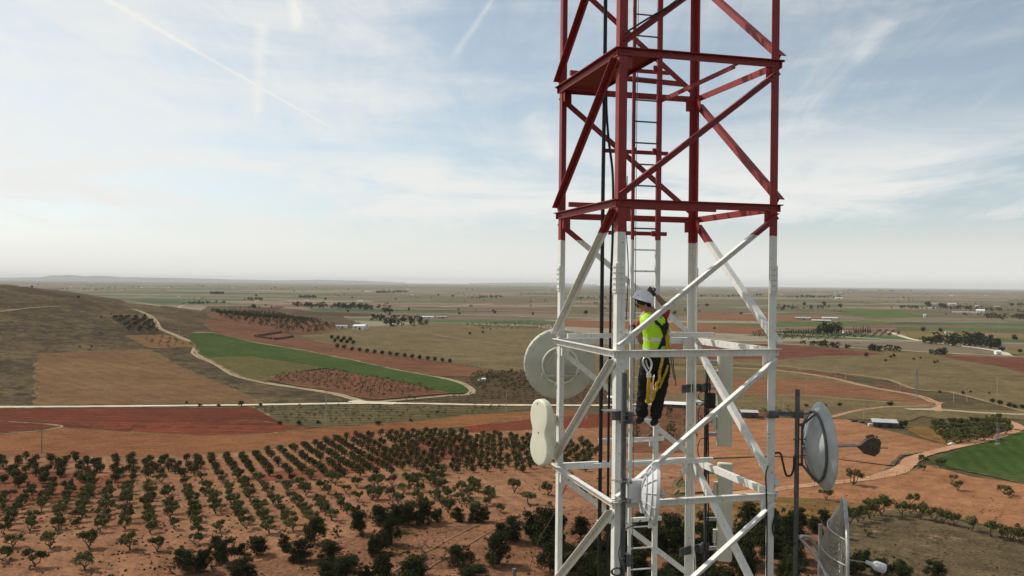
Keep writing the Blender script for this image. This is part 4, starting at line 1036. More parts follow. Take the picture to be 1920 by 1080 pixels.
mb = MB(); rc = Z(pp, at(1196, 924, 9.22).z) + e1 * 0.165
mb.box(rc, 0.23, 0.10, 0.25, (e1, nNR, ez)); mb.box(rc + e1 * 0.10 - ez * 0.17, 0.11, 0.08, 0.16, (e1, nNR, ez))
mb.build('radio_box', WPLA, t)
mb = MB(); 
for dz in (0.03, -0.055): mb.box(rc + nNR * 0.052 + e1 * 0.055 + ez * dz, 0.07, 0.006, 0.035, (e1, nNR, ez))
for dx, dz in ((-0.09, 0.10), (0.08, 0.09), (0.03, -0.11)): mb.box(rc + nNR * 0.052 + e1 * dx + ez * dz, 0.018, 0.006, 0.018, (e1, nNR, ez))
mb.build('label_plate', GALV, t)
for dz in (0.12, -0.10):
    mb = MB(); p = Z(pp, rc.z + dz); mb.box(p + e1 * 0.055, 0.05, 0.10, 0.05, (e1, nNR, ez)); mb.box(p - e1 * 0.045, 0.03, 0.09, 0.045, (e1, nNR, ez))
    for s in (-0.04, 0.04): mb.tube([p - e1 * 0.12 + nNR * s, p + e1 * 0.06 + nNR * s], 0.006, 6)
    mb.build('clamp', ALU, t)
mb = MB(); mb.tube([c0 - axd * 0.13, c0 + axd * 0.08], 0.025, 12); mb.tube([c0 + axd * 0.08, c0 + axd * 0.12], 0.05, 14); mb.build('feed', WPLA, t, smooth_ang=40)
cable('dish_lead', 'thin black lead drooping from the small white dish to its pole', [at(1202, 975, 9.2), at(1192, 984, 9.2), at(1180, 988, 9.22), at(1174, 992, 9.25)], 0.006)
mb = MB()
for k in range(3): mb.tube(smooth_path([at(1150 + 9 * math.cos(a) * (1 + 0.1 * k) + 7, 1072 + 7 * math.sin(a), 9.2 + 0.02 * k) for a in [i * math.pi / 5 for i in range(11)]], 3), 0.008, 6)
mb.tube(smooth_path([at(1166, 1066, 9.2), at(1160, 1040, 9.2), at(1164, 1015, 9.23), at(1166, 990, 9.25)], 4), 0.006, 6)
tag(mb.build('cable_coil', BLACK, None), 'coiled black cable tied low on the grey pole', 'cable')
# pole with panel antennas behind the far leg
pq = at(1325, 720, 12.1)
t = thing('antenna_mast', 'dark slim mast clamped to the rear leg behind the panel antennas', 'mast', Z(pq, at(1325, 1240, 12.1).z))
mb = MB(); mb.tube([Z(pq, at(1325, 1240, 12.1).z), Z(pq, at(1325, 688, 12.1).z)], 0.024, 12); mb.build('pole', DGALV, t, smooth_ang=40)
for y in (727, 1030):
    z = at(1300, y, 11.95).z; l = at(1277, 727, 11.82); l.z = z; rgt = Z(pq, z) + e1 * 0.02
    d = (rgt - l); d = d.normalized()
    mb = MB(); mb.box((l + rgt) / 2 - lnn * 0.02, (rgt - l).length, 0.012, 0.115, (d, ez.cross(d), ez)); mb.box(Z(pq, z), 0.09, 0.09, 0.09, (d, ez.cross(d), ez)); mb.box(l.lerp(rgt, 0.72) - lnn * 0.05, 0.05, 0.05, 0.12, (d, ez.cross(d), ez))
    for q in (0.12, 0.3, 0.6): bolt(mb, l.lerp(rgt, q) - lnn * 0.03 + ez * 0.02, -lnn, 0.012, 0.02)
    mb.build('clamp', DGALV, t)
mb = MB()
for y0, y1 in ((758, 800), (822, 862), (735, 752)):
    zc = at(1318, (y0 + y1) / 2, 12.0).z; h = (y1 - y0) / 2 / F * 12
    mb.tube([Vector((pq.x, pq.y - 0.06, zc)) + e1 * (-0.07 + 0.075 * math.cos(a)) + ez * (h * math.sin(a)) for a in [i * math.pi / 10 for i in range(21)]], 0.007, 6)
tag(mb.build('cable_loops', BLACK, None, smooth_ang=60), 'loose black cable loops on the slim rear mast', 'cable')
mb = MB()
for k in range(3): mb.tube(smooth_path([Z(pq, at(1325, y, 12.1).z) + Vector((0.03 * math.cos(k * 2.1), -0.03 + 0.03 * math.sin(k * 2.1), 0)) + e1 * random.uniform(-0.015, 0.015) for y in range(700, 1240, 45)], 3), 0.009, 6)
tag(mb.build('mast_cables', BLACK, None, smooth_ang=60), 'bundle of black cables strapped along the slim rear mast', 'cable')
for i, (y0, y1, lab) in enumerate(((662, 836, 'upper tall pale panel antenna behind the rear tower leg'), (868, 1051, 'lower tall pale panel antenna behind the rear tower leg'))):
    b = at(1357.5, y1, 12.1); zt_ = at(1357.5, y0, 12.1).z
    t = thing('panel_antenna', lab, 'panel antenna', b, 'panel antennas on the rear mast')
    fdv = (e1 * 0.55 + e2 * 0.83).normalized(); rv = fdv.cross(ez)
    def sec(s):
        o = []
        for k in range(24):
            a = 2 * math.pi * k / 24; ca, sa = math.cos(a), math.sin(a)
            o.append((rv * (math.copysign(abs(ca) ** 0.6, ca) * 0.112) + fdv * (math.copysign(abs(sa) ** 0.7, sa) * 0.062)) * s)
        return o
    mb = MB(); mb.loft([[Z(b, z) + p for p in sec(s)] for z, s in ((b.z, 0.90), (b.z + 0.006, 0.97), (b.z + 0.02, 1.0), (zt_ - 0.02, 1.0), (zt_ - 0.006, 0.97), (zt_, 0.90))])
    mb.build('radome', PANEL, t, smooth_ang=45)
    for f in (0.12, 0.42, 0.62, 0.9):
        mb = MB(); p = Z(pq, b.z + (zt_ - b.z) * f); q = Z(b, p.z) - rv * 0.11
        q2 = p.lerp(q, 0.55); d = (q - p); d.z = 0; L_ = d.length; d = d.normalized(); mb.box((p + q) / 2, L_, 0.04, 0.05, (d, ez.cross(d), ez))
        mb.build('bracket', ALU, t)
    for f in (0.25, 0.74):
        mb = MB(); p = Z(b, b.z + (zt_ - b.z) * f) - rv * 0.135 - fdv * 0.03; mb.box(p, 0.05, 0.06, 0.19, (rv, fdv, ez)); mb.box(p - ez * 0.11, 0.02, 0.02, 0.06, (rv, fdv, ez)); mb.build('remote_unit', PANEL, t)
mb = MB(); mb.box(Z(pq, at(1330, 752, 12).z) + e1 * 0.04 - lnn * 0.05, 0.10, 0.09, 0.22, (e1, e2, ez)); mb.box(Z(pq, at(1330, 752, 12).z) + e1 * 0.04 - lnn * 0.10, 0.07, 0.01, 0.18, (e1, e2, ez))
tag(mb.build('junction_box', BLACK, None), 'small black junction box on the slim rear mast', 'box')
# mast on the right-hand leg
pm = at(1495, 770, 10.0)
t = thing('side_mast', 'dark grey mast standing off the outer leg with two dishes', 'mast', Z(pm, at(1495, 1260, 10).z))
mb = MB(); mb.tube([Z(pm, at(1495, 1260, 10).z), Z(pm, at(1495, 730, 10).z)], 0.028, 16); mb.build('pole', DGALV, t, smooth_ang=40)
for y in (774, 1200):
    mb = MB(); z = at(1460, y, 10).z; l = Z(PR, z) - e1 * 0.11; r_ = Z(pm, z) + e1 * 0.03
    mb.box((l + r_) / 2 + nNR * 0.05, (r_ - l).length, 0.03, 0.05, ((r_ - l).normalized(), nNR, ez)); mb.box(Z(PR, z - 0.015) - e1 * 0.05 + nNR * 0.03, 0.14, 0.05, 0.085, (e1, nNR, ez)); mb.box(Z(PR, z - 0.015) + e1 * 0.02 - nNR * 0.05, 0.03, 0.12, 0.085, (e1, nNR, ez))
    mb.box(Z(pm, z - 0.02), 0.11, 0.10, 0.07, (e1, nNR, ez)); mb.tube([Z(pm, z) - e1 * 0.06 + nNR * 0.05, Z(pm, z) + e1 * 0.09 + nNR * 0.05], 0.008, 6)
    mb.build('bracket', DGALV, t)
axd = (Vector((math.cos(R(-2)), math.sin(R(-2)), 0)) + ez * 0.035).normalized()
c0 = at(1541, 836, 10.0); rad = 82 / F * 10.0
sx = axd.cross(ez).normalized(); sy = sx.cross(axd)
t = thing('dish_antenna', 'grey solid dish with a dark ring on its back and brown feed', 'dish antenna', c0)
prof = [(0.012, -0.205), (rad * 0.2, -0.19), (rad * 0.4, -0.163), (rad * 0.6, -0.125), (rad * 0.72, -0.095), (rad * 0.80, -0.072), (rad * 0.9, -0.04), (rad * 0.98, -0.008), (rad, 0.004)]
mb = MB(); mb.lathe(prof + [(rad * 0.985, 0.014)] + [(r * 0.97, h + 0.014) for r, h in prof[::-1][1:]], c0, axd, 72); mb.build('reflector', WDISH, t, smooth_ang=40)
mb = MB(); mb.tube([c0 + (sx * math.cos(a) + sy * math.sin(a)) * rad * 0.79 - axd * 0.088 for a in [2 * math.pi * i / 56 for i in range(57)]], 0.017, 8, False); mb.build('back_ring', DGALV, t, smooth_ang=60)
mb = MB(); zb = c0.z
mp_ = Z(pm, zb) + e1 * 0.07
mb.tube([mp_ + ez * 0.27, mp_ - ez * 0.25], 0.016, 8)
for q in (0.25, -0.23): mb.tube([mp_ + ez * q, Z(pm, zb + q)], 0.018, 8); 
for a in (1.35, 1.8, -1.35, -1.8): mb.tube([mp_ + ez * (0.25 if a > 0 else -0.23), c0 + (sx * math.cos(a) + sy * math.sin(a)) * rad * 0.79 - axd * 0.09], 0.013, 8)
for q in (0.10, -0.10): mb.tube([Z(pm, zb + q - 0.02) - e1 * 0.07 + nNR * 0.03, Z(pm, zb + q - 0.02) + e1 * 0.10 + nNR * 0.03], 0.007, 6)
mb.build('mount', DGALV, t, smooth_ang=50)
mb = MB(); mb.tube([mp_ - ez * 0.01, c0 - axd * 0.19], 0.020, 10); mb.tube([c0 - axd * 0.215, c0 - axd * 0.19], 0.045, 14); mb.tube([c0 - axd * 0.15, c0 + axd * 0.42], [0.026, 0.018], 10); mb.build('feed_arm', ALU, t, smooth_ang=50)
mb = MB(); fp = [(-0.235, 0.0), (-0.07, 0.125), (0.03, 0.15), (0.13, 0.125), (0.155, 0.07), (0.125, -0.09), (0.04, -0.155), (-0.12, -0.11), (-0.17, -0.05)]
fc = c0 + axd * 0.585 + ez * -0.02
o2 = [fc + axd * (x * 0.72) + sy * (y * 0.74) for x, y in fp]
mb.loft([[p + sx * 0.03 for p in o2], [p * 1.0 + sx * 0.0 for p in o2], [p - sx * 0.03 for p in o2]]); mb.tube([fc + axd * 0.10 - sy * 0.02, fc + axd * 0.20 - sy * 0.02], 0.006, 6); mb.build('feed', BROWN, t)
cable('jumper_cable', 'black jumper cable looping between the outer leg and the side mast', [at(1452, 850, 10.05), at(1463, 850, 10.0), at(1468, 868, 9.95), at(1474, 890, 9.95), at(1483, 891, 9.95), at(1488, 878, 9.97), at(1489, 858, 9.98)], 0.0125)
cable('jumper_cable', 'black cable bulging off the outer leg above the grid dish', [at(1454, 953, 10.0), at(1454, 966, 10.0), at(1449, 985, 9.98), at(1452, 1004, 9.98), at(1470, 1014, 9.98), at(1490, 1020, 9.98)], 0.011)
# wire grid dish
axd = (Vector((math.cos(R(-18.5)), math.sin(R(-18.5)), 0)) - ez * 0.0).normalized(); sx = axd.cross(ez).normalized(); sy = sx.cross(axd)
c0 = at(1582, 1046, 10.0); rad = 107 / F * 10.0; dep = 0.25
t = thing('grid_dish_antenna', 'open wire grid dish with tubular rim low on the side mast', 'dish antenna', c0)
def par(u, v): return c0 + sx * u + sy * v - axd * (dep * (1 - (u * u + v * v) / rad ** 2))
mb = MB()
nb = 46
for k in range(nb):
    u = rad * (-1 + 2 * (k + 0.5) / nb); h = math.sqrt(rad * rad - u * u)
    mb.tube([par(u, h * (-1 + 2 * i / 14)) for i in range(15)], 0.0052, 5)
mb.build('reflector', WIRE, t)
mb = MB(); mb.tube([par(rad * math.cos(a), rad * math.sin(a)) for a in [2 * math.pi * i / 64 for i in range(65)]], 0.023, 8, False)
mb.build('rim', ALU, t, smooth_ang=60)
mb = MB()
for v in (-0.55, 0.17, -0.17, 0.55):
    h = math.sqrt(1 - v * v) * rad; mb.tube([par(h * (-1 + 2 * i / 14), v * rad) - axd * 0.012 for i in range(15)], 0.010, 6)
mb.build('rib', ALU, t, smooth_ang=60)
mb = MB(); bb = c0 - axd * (dep + 0.02); mb.tube([bb + sy * 0.38, bb - sy * 0.38], 0.024, 10)
for s in (-1, 1):
    mb.tube(smooth_path([Z(pm, c0.z + 0.27) + e1 * 0.03 + nNR * 0.06 * -s, bb + sx * 0.12 * s + ez * (0.08 if s > 0 else 0.16) - axd * 0.10, bb + sx * 0.22 * s - ez * 0.04, par(0.5 * s * rad, -0.35 * rad)], 5), 0.019, 8)
mb.tube(smooth_path([Z(pm, c0.z - 0.4) + e1 * 0.03, bb - sy * 0.34, par(0.1, -0.8 * rad)], 5), 0.017, 8)
mb.build('mount', ALU, t, smooth_ang=60)
mb = MB(); tip = c0 + axd * 0.28 - ez * 0.03; mb.tube([c0 - axd * dep, tip], 0.010, 8); mb.build('feed_arm', WIRE, t)
mb = MB(); fx = (axd - ez * 0.28).normalized(); mb.lathe([(0.005, -0.04), (0.022, -0.035), (0.024, 0.03), (0.036, 0.045), (0.052, 0.065), (0.058, 0.085), (0.060, 0.17), (0.052, 0.19), (0.02, 0.20)], tip, fx, 18)
mb.build('feed', WPLA, t, smooth_ang=45)
# ---------------------------------------------------------------- plants
def leaf_mat(name, col, col2, orand=0.22):
    m = mat(name, col, 0.9, 0.2, 1.3, spec=0.04, obj_random=orand, col2=col2)
    return m
OLIVE = leaf_mat('olive_leaves', (0.0676, 0.0726, 0.0225), (0.1251, 0.1250, 0.0484))
OLIVED = leaf_mat('dark_olive_leaves', (0.0410, 0.0484, 0.0156), (0.0799, 0.0847, 0.0311))
PINE = leaf_mat('pine_needles', (0.0160, 0.0216, 0.0072), (0.0416, 0.0464, 0.0160))
SCRUB = leaf_mat('scrub_leaves', (0.0528, 0.0512, 0.0208), (0.0880, 0.0800, 0.0360))
FARL = leaf_mat('far_leaves', (0.0240, 0.0272, 0.0128), (0.0432, 0.0448, 0.0224), 0.15)
TRUNK = mat('bark', (0.085, 0.062, 0.046), 0.9, 0.3, 4)
TWIG = mat('dry_twigs', (0.15, 0.11, 0.085), 0.9, 0.3, 4)
def leaves(mb, clumps, n, s, rs, flat=0.0, wide=0.6):
    tot = sum(r ** 2 for _, r in clumps)
    for c, r in clumps:
        c = Vector(c)
        for _ in range(max(3, int(n * r * r / tot))):
            v = Vector((rs.gauss(0, 1), rs.gauss(0, 1), rs.gauss(0, 1))).normalized()
            rr = r * (rs.random() ** 0.30) * (1 + 0.28 * noise.noise(v * 2.3 + c))
            p = c + Vector((v.x, v.y, v.z * 0.88)) * rr
            a = (v + Vector((rs.gauss(0, .6), rs.gauss(0, .6), rs.gauss(0, .6) + flat))).normalized()
            t = a.orthogonal().normalized(); t.rotate(Matrix.Rotation(rs.uniform(0, 6.28), 3, a)); b = a.cross(t)
            k = s * rs.uniform(0.6, 1.25)
            mb.poly([p - t * k - b * k * 0.25, p - b * k * wide, p + t * k - b * k * 0.1, p + t * k * 0.3 + b * k * wide, p - t * k * 0.6 + b * k * wide * 0.8], [(0, 1, 2, 3, 4)])
def limb(mb, a, b, r0, r1, rs, bend=0.12):
    a, b = Vector(a), Vector(b); L_ = (b - a).length
    mb.tube([a, a.lerp(b, .35) + Vector((rs.gauss(0, bend), rs.gauss(0, bend), 0)) * L_, a.lerp(b, .7) + Vector((rs.gauss(0, bend), rs.gauss(0, bend), 0)) * L_ * .6, b], [r0, r0 * .8, (r0 + r1) / 2 * .9, r1], 6)
V = {}
def variant(key, crown, trunk, mats):
    V.setdefault(key, []).append((crown, trunk))
for i in range(5):            # clipped round olives, about 3 m
    rs = random.Random(100 + i); cr = MB(); tk = MB()
    cl = [((0, 0, 1.5), 1.25)] + [((math.cos(a) * .6, math.sin(a) * .6, 1.5 + rs.uniform(-.4, .45)), rs.uniform(.6, .85)) for a in [rs.uniform(0, 6.28) for _ in range(5)]]
    leaves(cr, cl, 1000, .145, rs); limb(tk, (0, 0, -.15), (0.05, 0, 1.0), .16, .10, rs)
    for a in (0.4, 2.5, 4.4): limb(tk, (0, 0, .75), (math.cos(a) * .5, math.sin(a) * .5, 1.5), .08, .04, rs)
    variant('round', cr.mesh('round_crown', OLIVED), tk.mesh('round_trunk', TRUNK), None)
for i in range(9):            # open, vase shaped olives on two or three stems
    rs = random.Random(200 + i); cr = MB(); tk = MB(); cl = []
    ns = rs.choice((2, 3, 3, 4)); a0 = rs.uniform(0, 6.28)
    for k in range(ns):
        a = a0 + 6.28 * k / ns + rs.uniform(-.4, .4); q = rs.uniform(.75, 1.15); h = rs.uniform(1.5, 2.1)
        tip = Vector((math.cos(a) * q, math.sin(a) * q, h)); limb(tk, (0, 0, .3), tip, .11, .04, rs)
        for _ in range(rs.choice((3, 4, 5))):
            o = tip + Vector((rs.gauss(0, .36), rs.gauss(0, .36), rs.uniform(-.1, .75))); cl.append((o, rs.uniform(.34, .62))); limb(tk, tip, o, .035, .015, rs)
    for _ in range(3): cl.append((Vector((rs.gauss(0, .45), rs.gauss(0, .45), rs.uniform(1.6, 2.4))), rs.uniform(.4, .6)))
    leaves(cr, cl, 1250, .130, rs); limb(tk, (0, 0, -.15), (rs.uniform(-.1, .1), 0, .55), .19, .14, rs)
    variant('open', cr.mesh('open_crown', OLIVE), tk.mesh('open_trunk', TRUNK), None)
for i in range(7):            # dark pines and big shrubs, about 5 m
    rs = random.Random(300 + i); cr = MB(); tk = MB(); cl = []
    W_ = rs.uniform(1.7, 2.4)
    for _ in range(24):
        a = rs.uniform(0, 6.28); h = rs.uniform(0.7, 4.1); q = W_ * rs.uniform(.25, .95) * math.sqrt(max(0.08, 1 - ((h - 1.7) / 2.9) ** 2))
        cl.append((Vector((math.cos(a) * q, math.sin(a) * q, h)), rs.uniform(.45, .95)))
    for _ in range(26):
        a = rs.uniform(0, 6.28); cl.append((Vector((math.cos(a) * W_ * rs.uniform(.2, 1.12), math.sin(a) * W_ * rs.uniform(.2, 1.12), rs.uniform(1.2, 4.8))), rs.uniform(.16, .34)))
    cl.append((Vector((0, 0, 1.9)), W_ * .58)); cl.append((Vector((0.2, 0, 3.2)), W_ * .40))
    leaves(cr, cl, 5200, .135, rs, wide=.40); limb(tk, (0, 0, -.2), (rs.uniform(-.2, .2), 0, 1.6), .2, .14, rs)
    for c, r in cl[:14]: limb(tk, (0, 0, rs.uniform(.6, 1.6)), c, .07, .025, rs)
    variant('pine', cr.mesh('pine_crown', PINE), tk.mesh('pine_trunk', TRUNK), None)
for i in range(3):            # wispy scrub
    rs = random.Random(400 + i); cr = MB(); tk = MB(); cl = []
    for _ in range(11):
        a = rs.uniform(0, 6.28); tip = Vector((math.cos(a) * rs.uniform(.2, 1.0), math.sin(a) * rs.uniform(.2, 1.0), rs.uniform(.9, 2.2))); limb(tk, (0, 0, 0), tip, .05, .015, rs); cl.append((tip, rs.uniform(.25, .45)))
    leaves(cr, cl, 330, .12, rs)
    variant('scrub', cr.mesh('scrub_crown', SCRUB), tk.mesh('scrub_trunk', TRUNK), None)
def bare(mb, p, d, L_, r, lv, rs):
    q = p + d * L_; mb.tube([p, p.lerp(q, .5) + Vector((rs.gauss(0, .03), rs.gauss(0, .03), 0)) * L_, q], [r, r * .8, r * .6], 5)
    if lv:
        for _ in range(rs.choice((3, 4))):
            bare(mb, p.lerp(q, rs.uniform(.5, 1)), (d + Vector((rs.gauss(0, .55), rs.gauss(0, .55), rs.gauss(.15, .3)))).normalized(), L_ * rs.uniform(.5, .8), r * .5, lv - 1, rs)
rs = random.Random(9); bt = MB(); bare(bt, Vector((0, 0, -.1)), Vector((0, 0, 1)), 1.3, .11, 5, rs); BARE = bt.mesh('bare_tree', TWIG)
for i in range(4):            # far off single trees: one small mesh each
    rs = random.Random(500 + i); mb = MB()
    leaves(mb, [((0, 0, 2.4), 1.7), ((rs.uniform(-1, 1), rs.uniform(-1, 1), 2.2), 1.3), ((rs.uniform(-1.2, 1.2), 0, 1.5), 1.1)], 200, .36, rs); mb.mi = 1; mb.tube([(0, 0, -.2), (0, 0, 1.2)], .16, 5)
    V.setdefault('far', []).append(mb.mesh('far_tree', [FARL, TRUNK]))
for i in range(2):
    rs = random.Random(520 + i); mb = MB(); leaves(mb, [((0, 0, .7 + .75 * k), .62 - .075 * k) for k in range(7)], 220, .26, rs); mb.mi = 1; mb.tube([(0, 0, -.2), (0, 0, .8)], .12, 5)
    V.setdefault('cypress', []).append(mb.mesh('far_cypress', [FARL, TRUNK]))
rsp = random.Random(77)
def plant(kind, name, p, sx, sz, label, cat, group=None, rs=rsp):
    cr, tk = rs.choice(V[kind])
    t = thing(name, label, cat, p, group, rs.uniform(0, 6.28)); t.scale = (sx, sx * rs.uniform(.92, 1.08), sz)
    for nm, me in (('crown', cr), ('trunk', tk)):
        o = bpy.data.objects.new(nm, me); C.objects.link(o); o.parent = t
    return t
def single(kind, name, p, sx, sz, label, cat, group=None):
    me = rsp.choice(V[kind]) if kind in V else BARE
    o = bpy.data.objects.new(name, me); C.objects.link(o); o.location = p; o.scale = (sx, sx, sz); o.rotation_euler = (0, 0, rsp.uniform(0, 6.28))
    return tag(o, label, cat, group)
def sized(px, py, w, h, natw, nath):
    p = gp(px, py); d = (p - CAM).dot(fw)
    return p, w / F * d / natw, h / F * d / nath
# olive groves on one planting grid that runs away to the left of the view
UP_POLY = [(-60, 862), (0, 862), (150, 862), (330, 864), (400, 862), (470, 854), (530, 844), (600, 832), (670, 819), (760, 812), (850, 811), (980, 822), (1100, 832), (1130, 850), (1100, 885), (1030, 880), (960, 890), (880, 888), (800, 900), (700, 898), (560, 894), (505, 896), (430, 890), (330, 902), (230, 908), (0, 915), (-60, 915)]
LO_POLY = [(-60, 918), (0, 918), (230, 910), (330, 904), (430, 893), (520, 898), (560, 897), (700, 902), (800, 905), (880, 900), (930, 930), (900, 968), (800, 975), (640, 990), (560, 1000), (480, 1016), (360, 1006), (240, 1004), (120, 1002), (-60, 1012)]
az = R(-24.0); gv = Vector((math.sin(az), math.cos(az))); gu = Vector((gv.y, -gv.x))
og = gp(470, 849); og = Vector((og.x, og.y))
cand = []
rg = random.Random(5)
for iu in range(-70, 95):
    for iv in range(-46, 16):
        q = og + gu * (iu * 4.2) + gv * (iv * 5.0)
        q = q + gu * rg.gauss(0, .22) + gv * rg.gauss(0, .35)
        miss = rg.random(); sc = rg.uniform(.84, 1.12)
        p = Vector((q.x, q.y, height(q.x, q.y)))
        if (p - CAM).dot(fw) < 20: continue
        x, y, d = proj(p)
        if not -70 < x < 1160: continue
        if inside(x, y, UP_POLY):
            if miss < .05: continue
            if x < 390: p = p + Vector((rg.gauss(0, 1.0), rg.gauss(0, 1.6), 0)); p.z = height(p.x, p.y)
            cand.append((d, 'round' if x > 380 or rg.random() < .8 else 'open', p, sc * (.94 if x > 390 else .95), y))
        elif inside(x, y, LO_POLY):
            gap = .40 if (x > 560 or y < 925) else .08
            if noise.noise((x * .012, y * .02, 4.0)) > .22 and x > 450: gap = .75
            if miss < gap: continue
            cand.append((d, 'open', p, sc * .94, y))
for x, y, s in ((65, 1064, 1.15), (158, 1069, 1.15), (4, 1053, 1.0), (24, 1027, 1.0), (94, 1028, 1.15), (166, 1029, 1.15), (243, 1032, 1.1), (294, 1034, 1.0), (965, 925, 1.25), (1027, 930, 1.2), (990, 948, 1.2), (917, 945, 1.15), (890, 923, 1.2), (830, 920, 1.2), (770, 917, 1.15), (710, 915, 1.1), (708, 937, 1.05), (840, 963, 1.1), (888, 960, 1.0), (365, 1022, .9), (937, 962, .75), (1092, 932, 1.1), (1065, 905, 1.0), (1105, 870, 1.0)):
    p = gp(x, y); cand.append(((p - CAM).dot(fw) - 400, 'open', p, s * rg.uniform(.92, 1.05), y))
RIGHT_OLIVES = [(1594, 985, 27, 36), (1609, 981, 27, 34), (1618, 979, 22, 32), (1630, 975, 22, 36), (1639, 972, 20, 34), (1652, 969, 42, 44), (1692, 968, 28, 30), (1708, 966, 20, 26), (1726, 975, 30, 34), (1752, 981, 30, 34), (1769, 984, 26, 32), (1779, 987, 16, 26), (1791, 988, 22, 28), (1821, 998, 36, 34), (1858, 1009, 40, 36), (1880, 1014, 16, 22), (1897, 1016, 34, 32), (1914, 1020, 30, 32), (1601, 911, 32, 34), (1549, 940, 24, 28), (1711, 950, 28, 26), (1787, 904, 16, 15), (1796, 921, 24, 20), (1884, 929, 24, 22), (1896, 934, 18, 17), (1732, 871, 22, 19), (1731, 884, 16, 15), (1763, 878, 24, 20)]
cand.sort(key=lambda c: c[0])
NOL = 300 - len(RIGHT_OLIVES) - 34
LAB = {'round': ('round dark olive tree in the dense block below the orange field', 'clipped round olives in the dense grove'), 'open': ('open-crowned olive tree on forked stems in the sparse grove', 'open-crowned olives on the orange soil')}
rest = MB(); rso = random.Random(3)
n_named = {'front': 0}
for i, (d, kind, p, s, y) in enumerate(cand):
    if i < NOL:
        lab, grp = LAB[kind]
        if d < 0: lab, grp = 'olive tree standing clear of its neighbours at the sparse edge of the grove', 'loosely spaced olives at the grove edge'
        plant(kind, 'olive_tree', p, s, s * random.uniform(.93, 1.07), lab, 'olive tree', grp)
    else:
        cl = [(p + Vector((0, 0, 1.5 * s)), 1.25 * s), (p + Vector((rso.uniform(-.6, .6), rso.uniform(-.6, .6), 1.7 * s)), .85 * s), (p + Vector((rso.uniform(-.6, .6), rso.uniform(-.6, .6), 2.1 * s)), .7 * s)]
        leaves(rest, cl, 420, .16, rso); rest.mi = 1; rest.tube([p - ez * .1, p + ez * 1.2 * s], .15, 5); rest.mi = 0
print('olives', len(cand), NOL)
for x, y, w, h in RIGHT_OLIVES:
    p, sx, sz = sized(x, y, w * .9, h * .9, 2.9, 2.75)
    if y > 960: lab, grp = 'olive tree in the hedge-like line between the orange field and dark dry grass', 'olives lining the dry grass slope'
    elif (x, y) == (1601, 911): lab, grp = 'lone olive beside the dirt road, behind the grey dish', None
    elif (x, y) == (1549, 940): lab, grp = 'lone small olive in the orange field just above the grid dish', None
    elif y < 890: lab, grp = 'small olive at the bend of the dirt road by the green field', 'olives at the road bend'
    else: lab, grp = 'scattered small olive standing alone on the lower orange field', 'scattered olives on the lower orange field'
    plant('open', 'olive_tree', p, sx, sz, lab, 'olive tree', grp)
for i in range(34):           # grove by the dirt road and pylon
    k, j = i % 9, i // 9
    x = 1752 + k * 15 + j * 7 + rg.uniform(-3, 3); y = 806 + j * 7.0 - k * 1.1 + j * 1.5 + rg.uniform(-1.5, 1.5)
    p, sx, sz = sized(x, y, 20 * rg.uniform(.85, 1.2), 18 * rg.uniform(.85, 1.15), 2.9, 2.75)
    plant('open', 'olive_tree', p, sx, sz, 'olive tree in the small grove between the shed and the lattice pylon', 'olive tree', 'olives in the grove by the pylon')
# more distant orchards: past the individual olives
def orchard(poly, du, dv, az_, s, mb, n=36, jit=.35, q=.34, gaps=.06):
    a = R(az_); v = Vector((math.sin(a), math.cos(a))); u = Vector((v.y, -v.x)); pts = [gp(*p) for p in poly]
    c = sum((Vector((p.x, p.y)) for p in pts), Vector((0, 0))) / len(pts); rad = max((Vector((p.x, p.y)) - c).length for p in pts); P2 = [(p.x, p.y) for p in pts]
    for i in range(int(-rad / du), int(rad / du) + 1):
        for j in range(int(-rad / dv), int(rad / dv) + 1):
            o = c + u * (i * du + rso.gauss(0, jit)) + v * (j * dv + rso.gauss(0, jit))
            if not inside(o.x, o.y, P2) or rso.random() < gaps: continue
            k = s * rso.uniform(.75, 1.2); p = Vector((o.x, o.y, height(o.x, o.y)))
            leaves(mb, [(p + Vector((0, 0, 1.5 * k)), 1.25 * k), (p + Vector((rso.uniform(-.7, .7), rso.uniform(-.7, .7), 1.9 * k)), .8 * k)], n, q * k, rso)
orchard([(395, 586), (430, 583), (520, 588), (600, 604), (632, 618), (600, 626), (548, 626), (480, 612), (420, 600)], 9, 9, 30, 1.7, rest, 24, 1.6)
orchard([(205, 596), (282, 598), (299, 623), (246, 626)], 6.2, 6.2, -15, 1.6, rest, 40, .8)
orchard([(500, 714), (541, 701), (614, 696), (670, 704), (743, 718), (786, 727), (835, 738), (786, 742), (706, 748), (648, 740), (611, 731)], 6.5, 6.5, 20, 1.15, rest, 34, .3, .26)
orchard([(1400, 628), (1440, 622), (1560, 626), (1680, 622), (1690, 630), (1560, 640), (1440, 640)], 14, 9, 85, 1.7, rest, 24)
orchard([(870, 610), (960, 606), (1060, 612), (1050, 618), (900, 618)], 16, 9, 80, 1.5, rest, 18)
tag(rest.build('olive_orchards', [OLIVED, TRUNK]), 'olive trees planted in close rows in the farther orchards', 'orchard', kind='stuff')
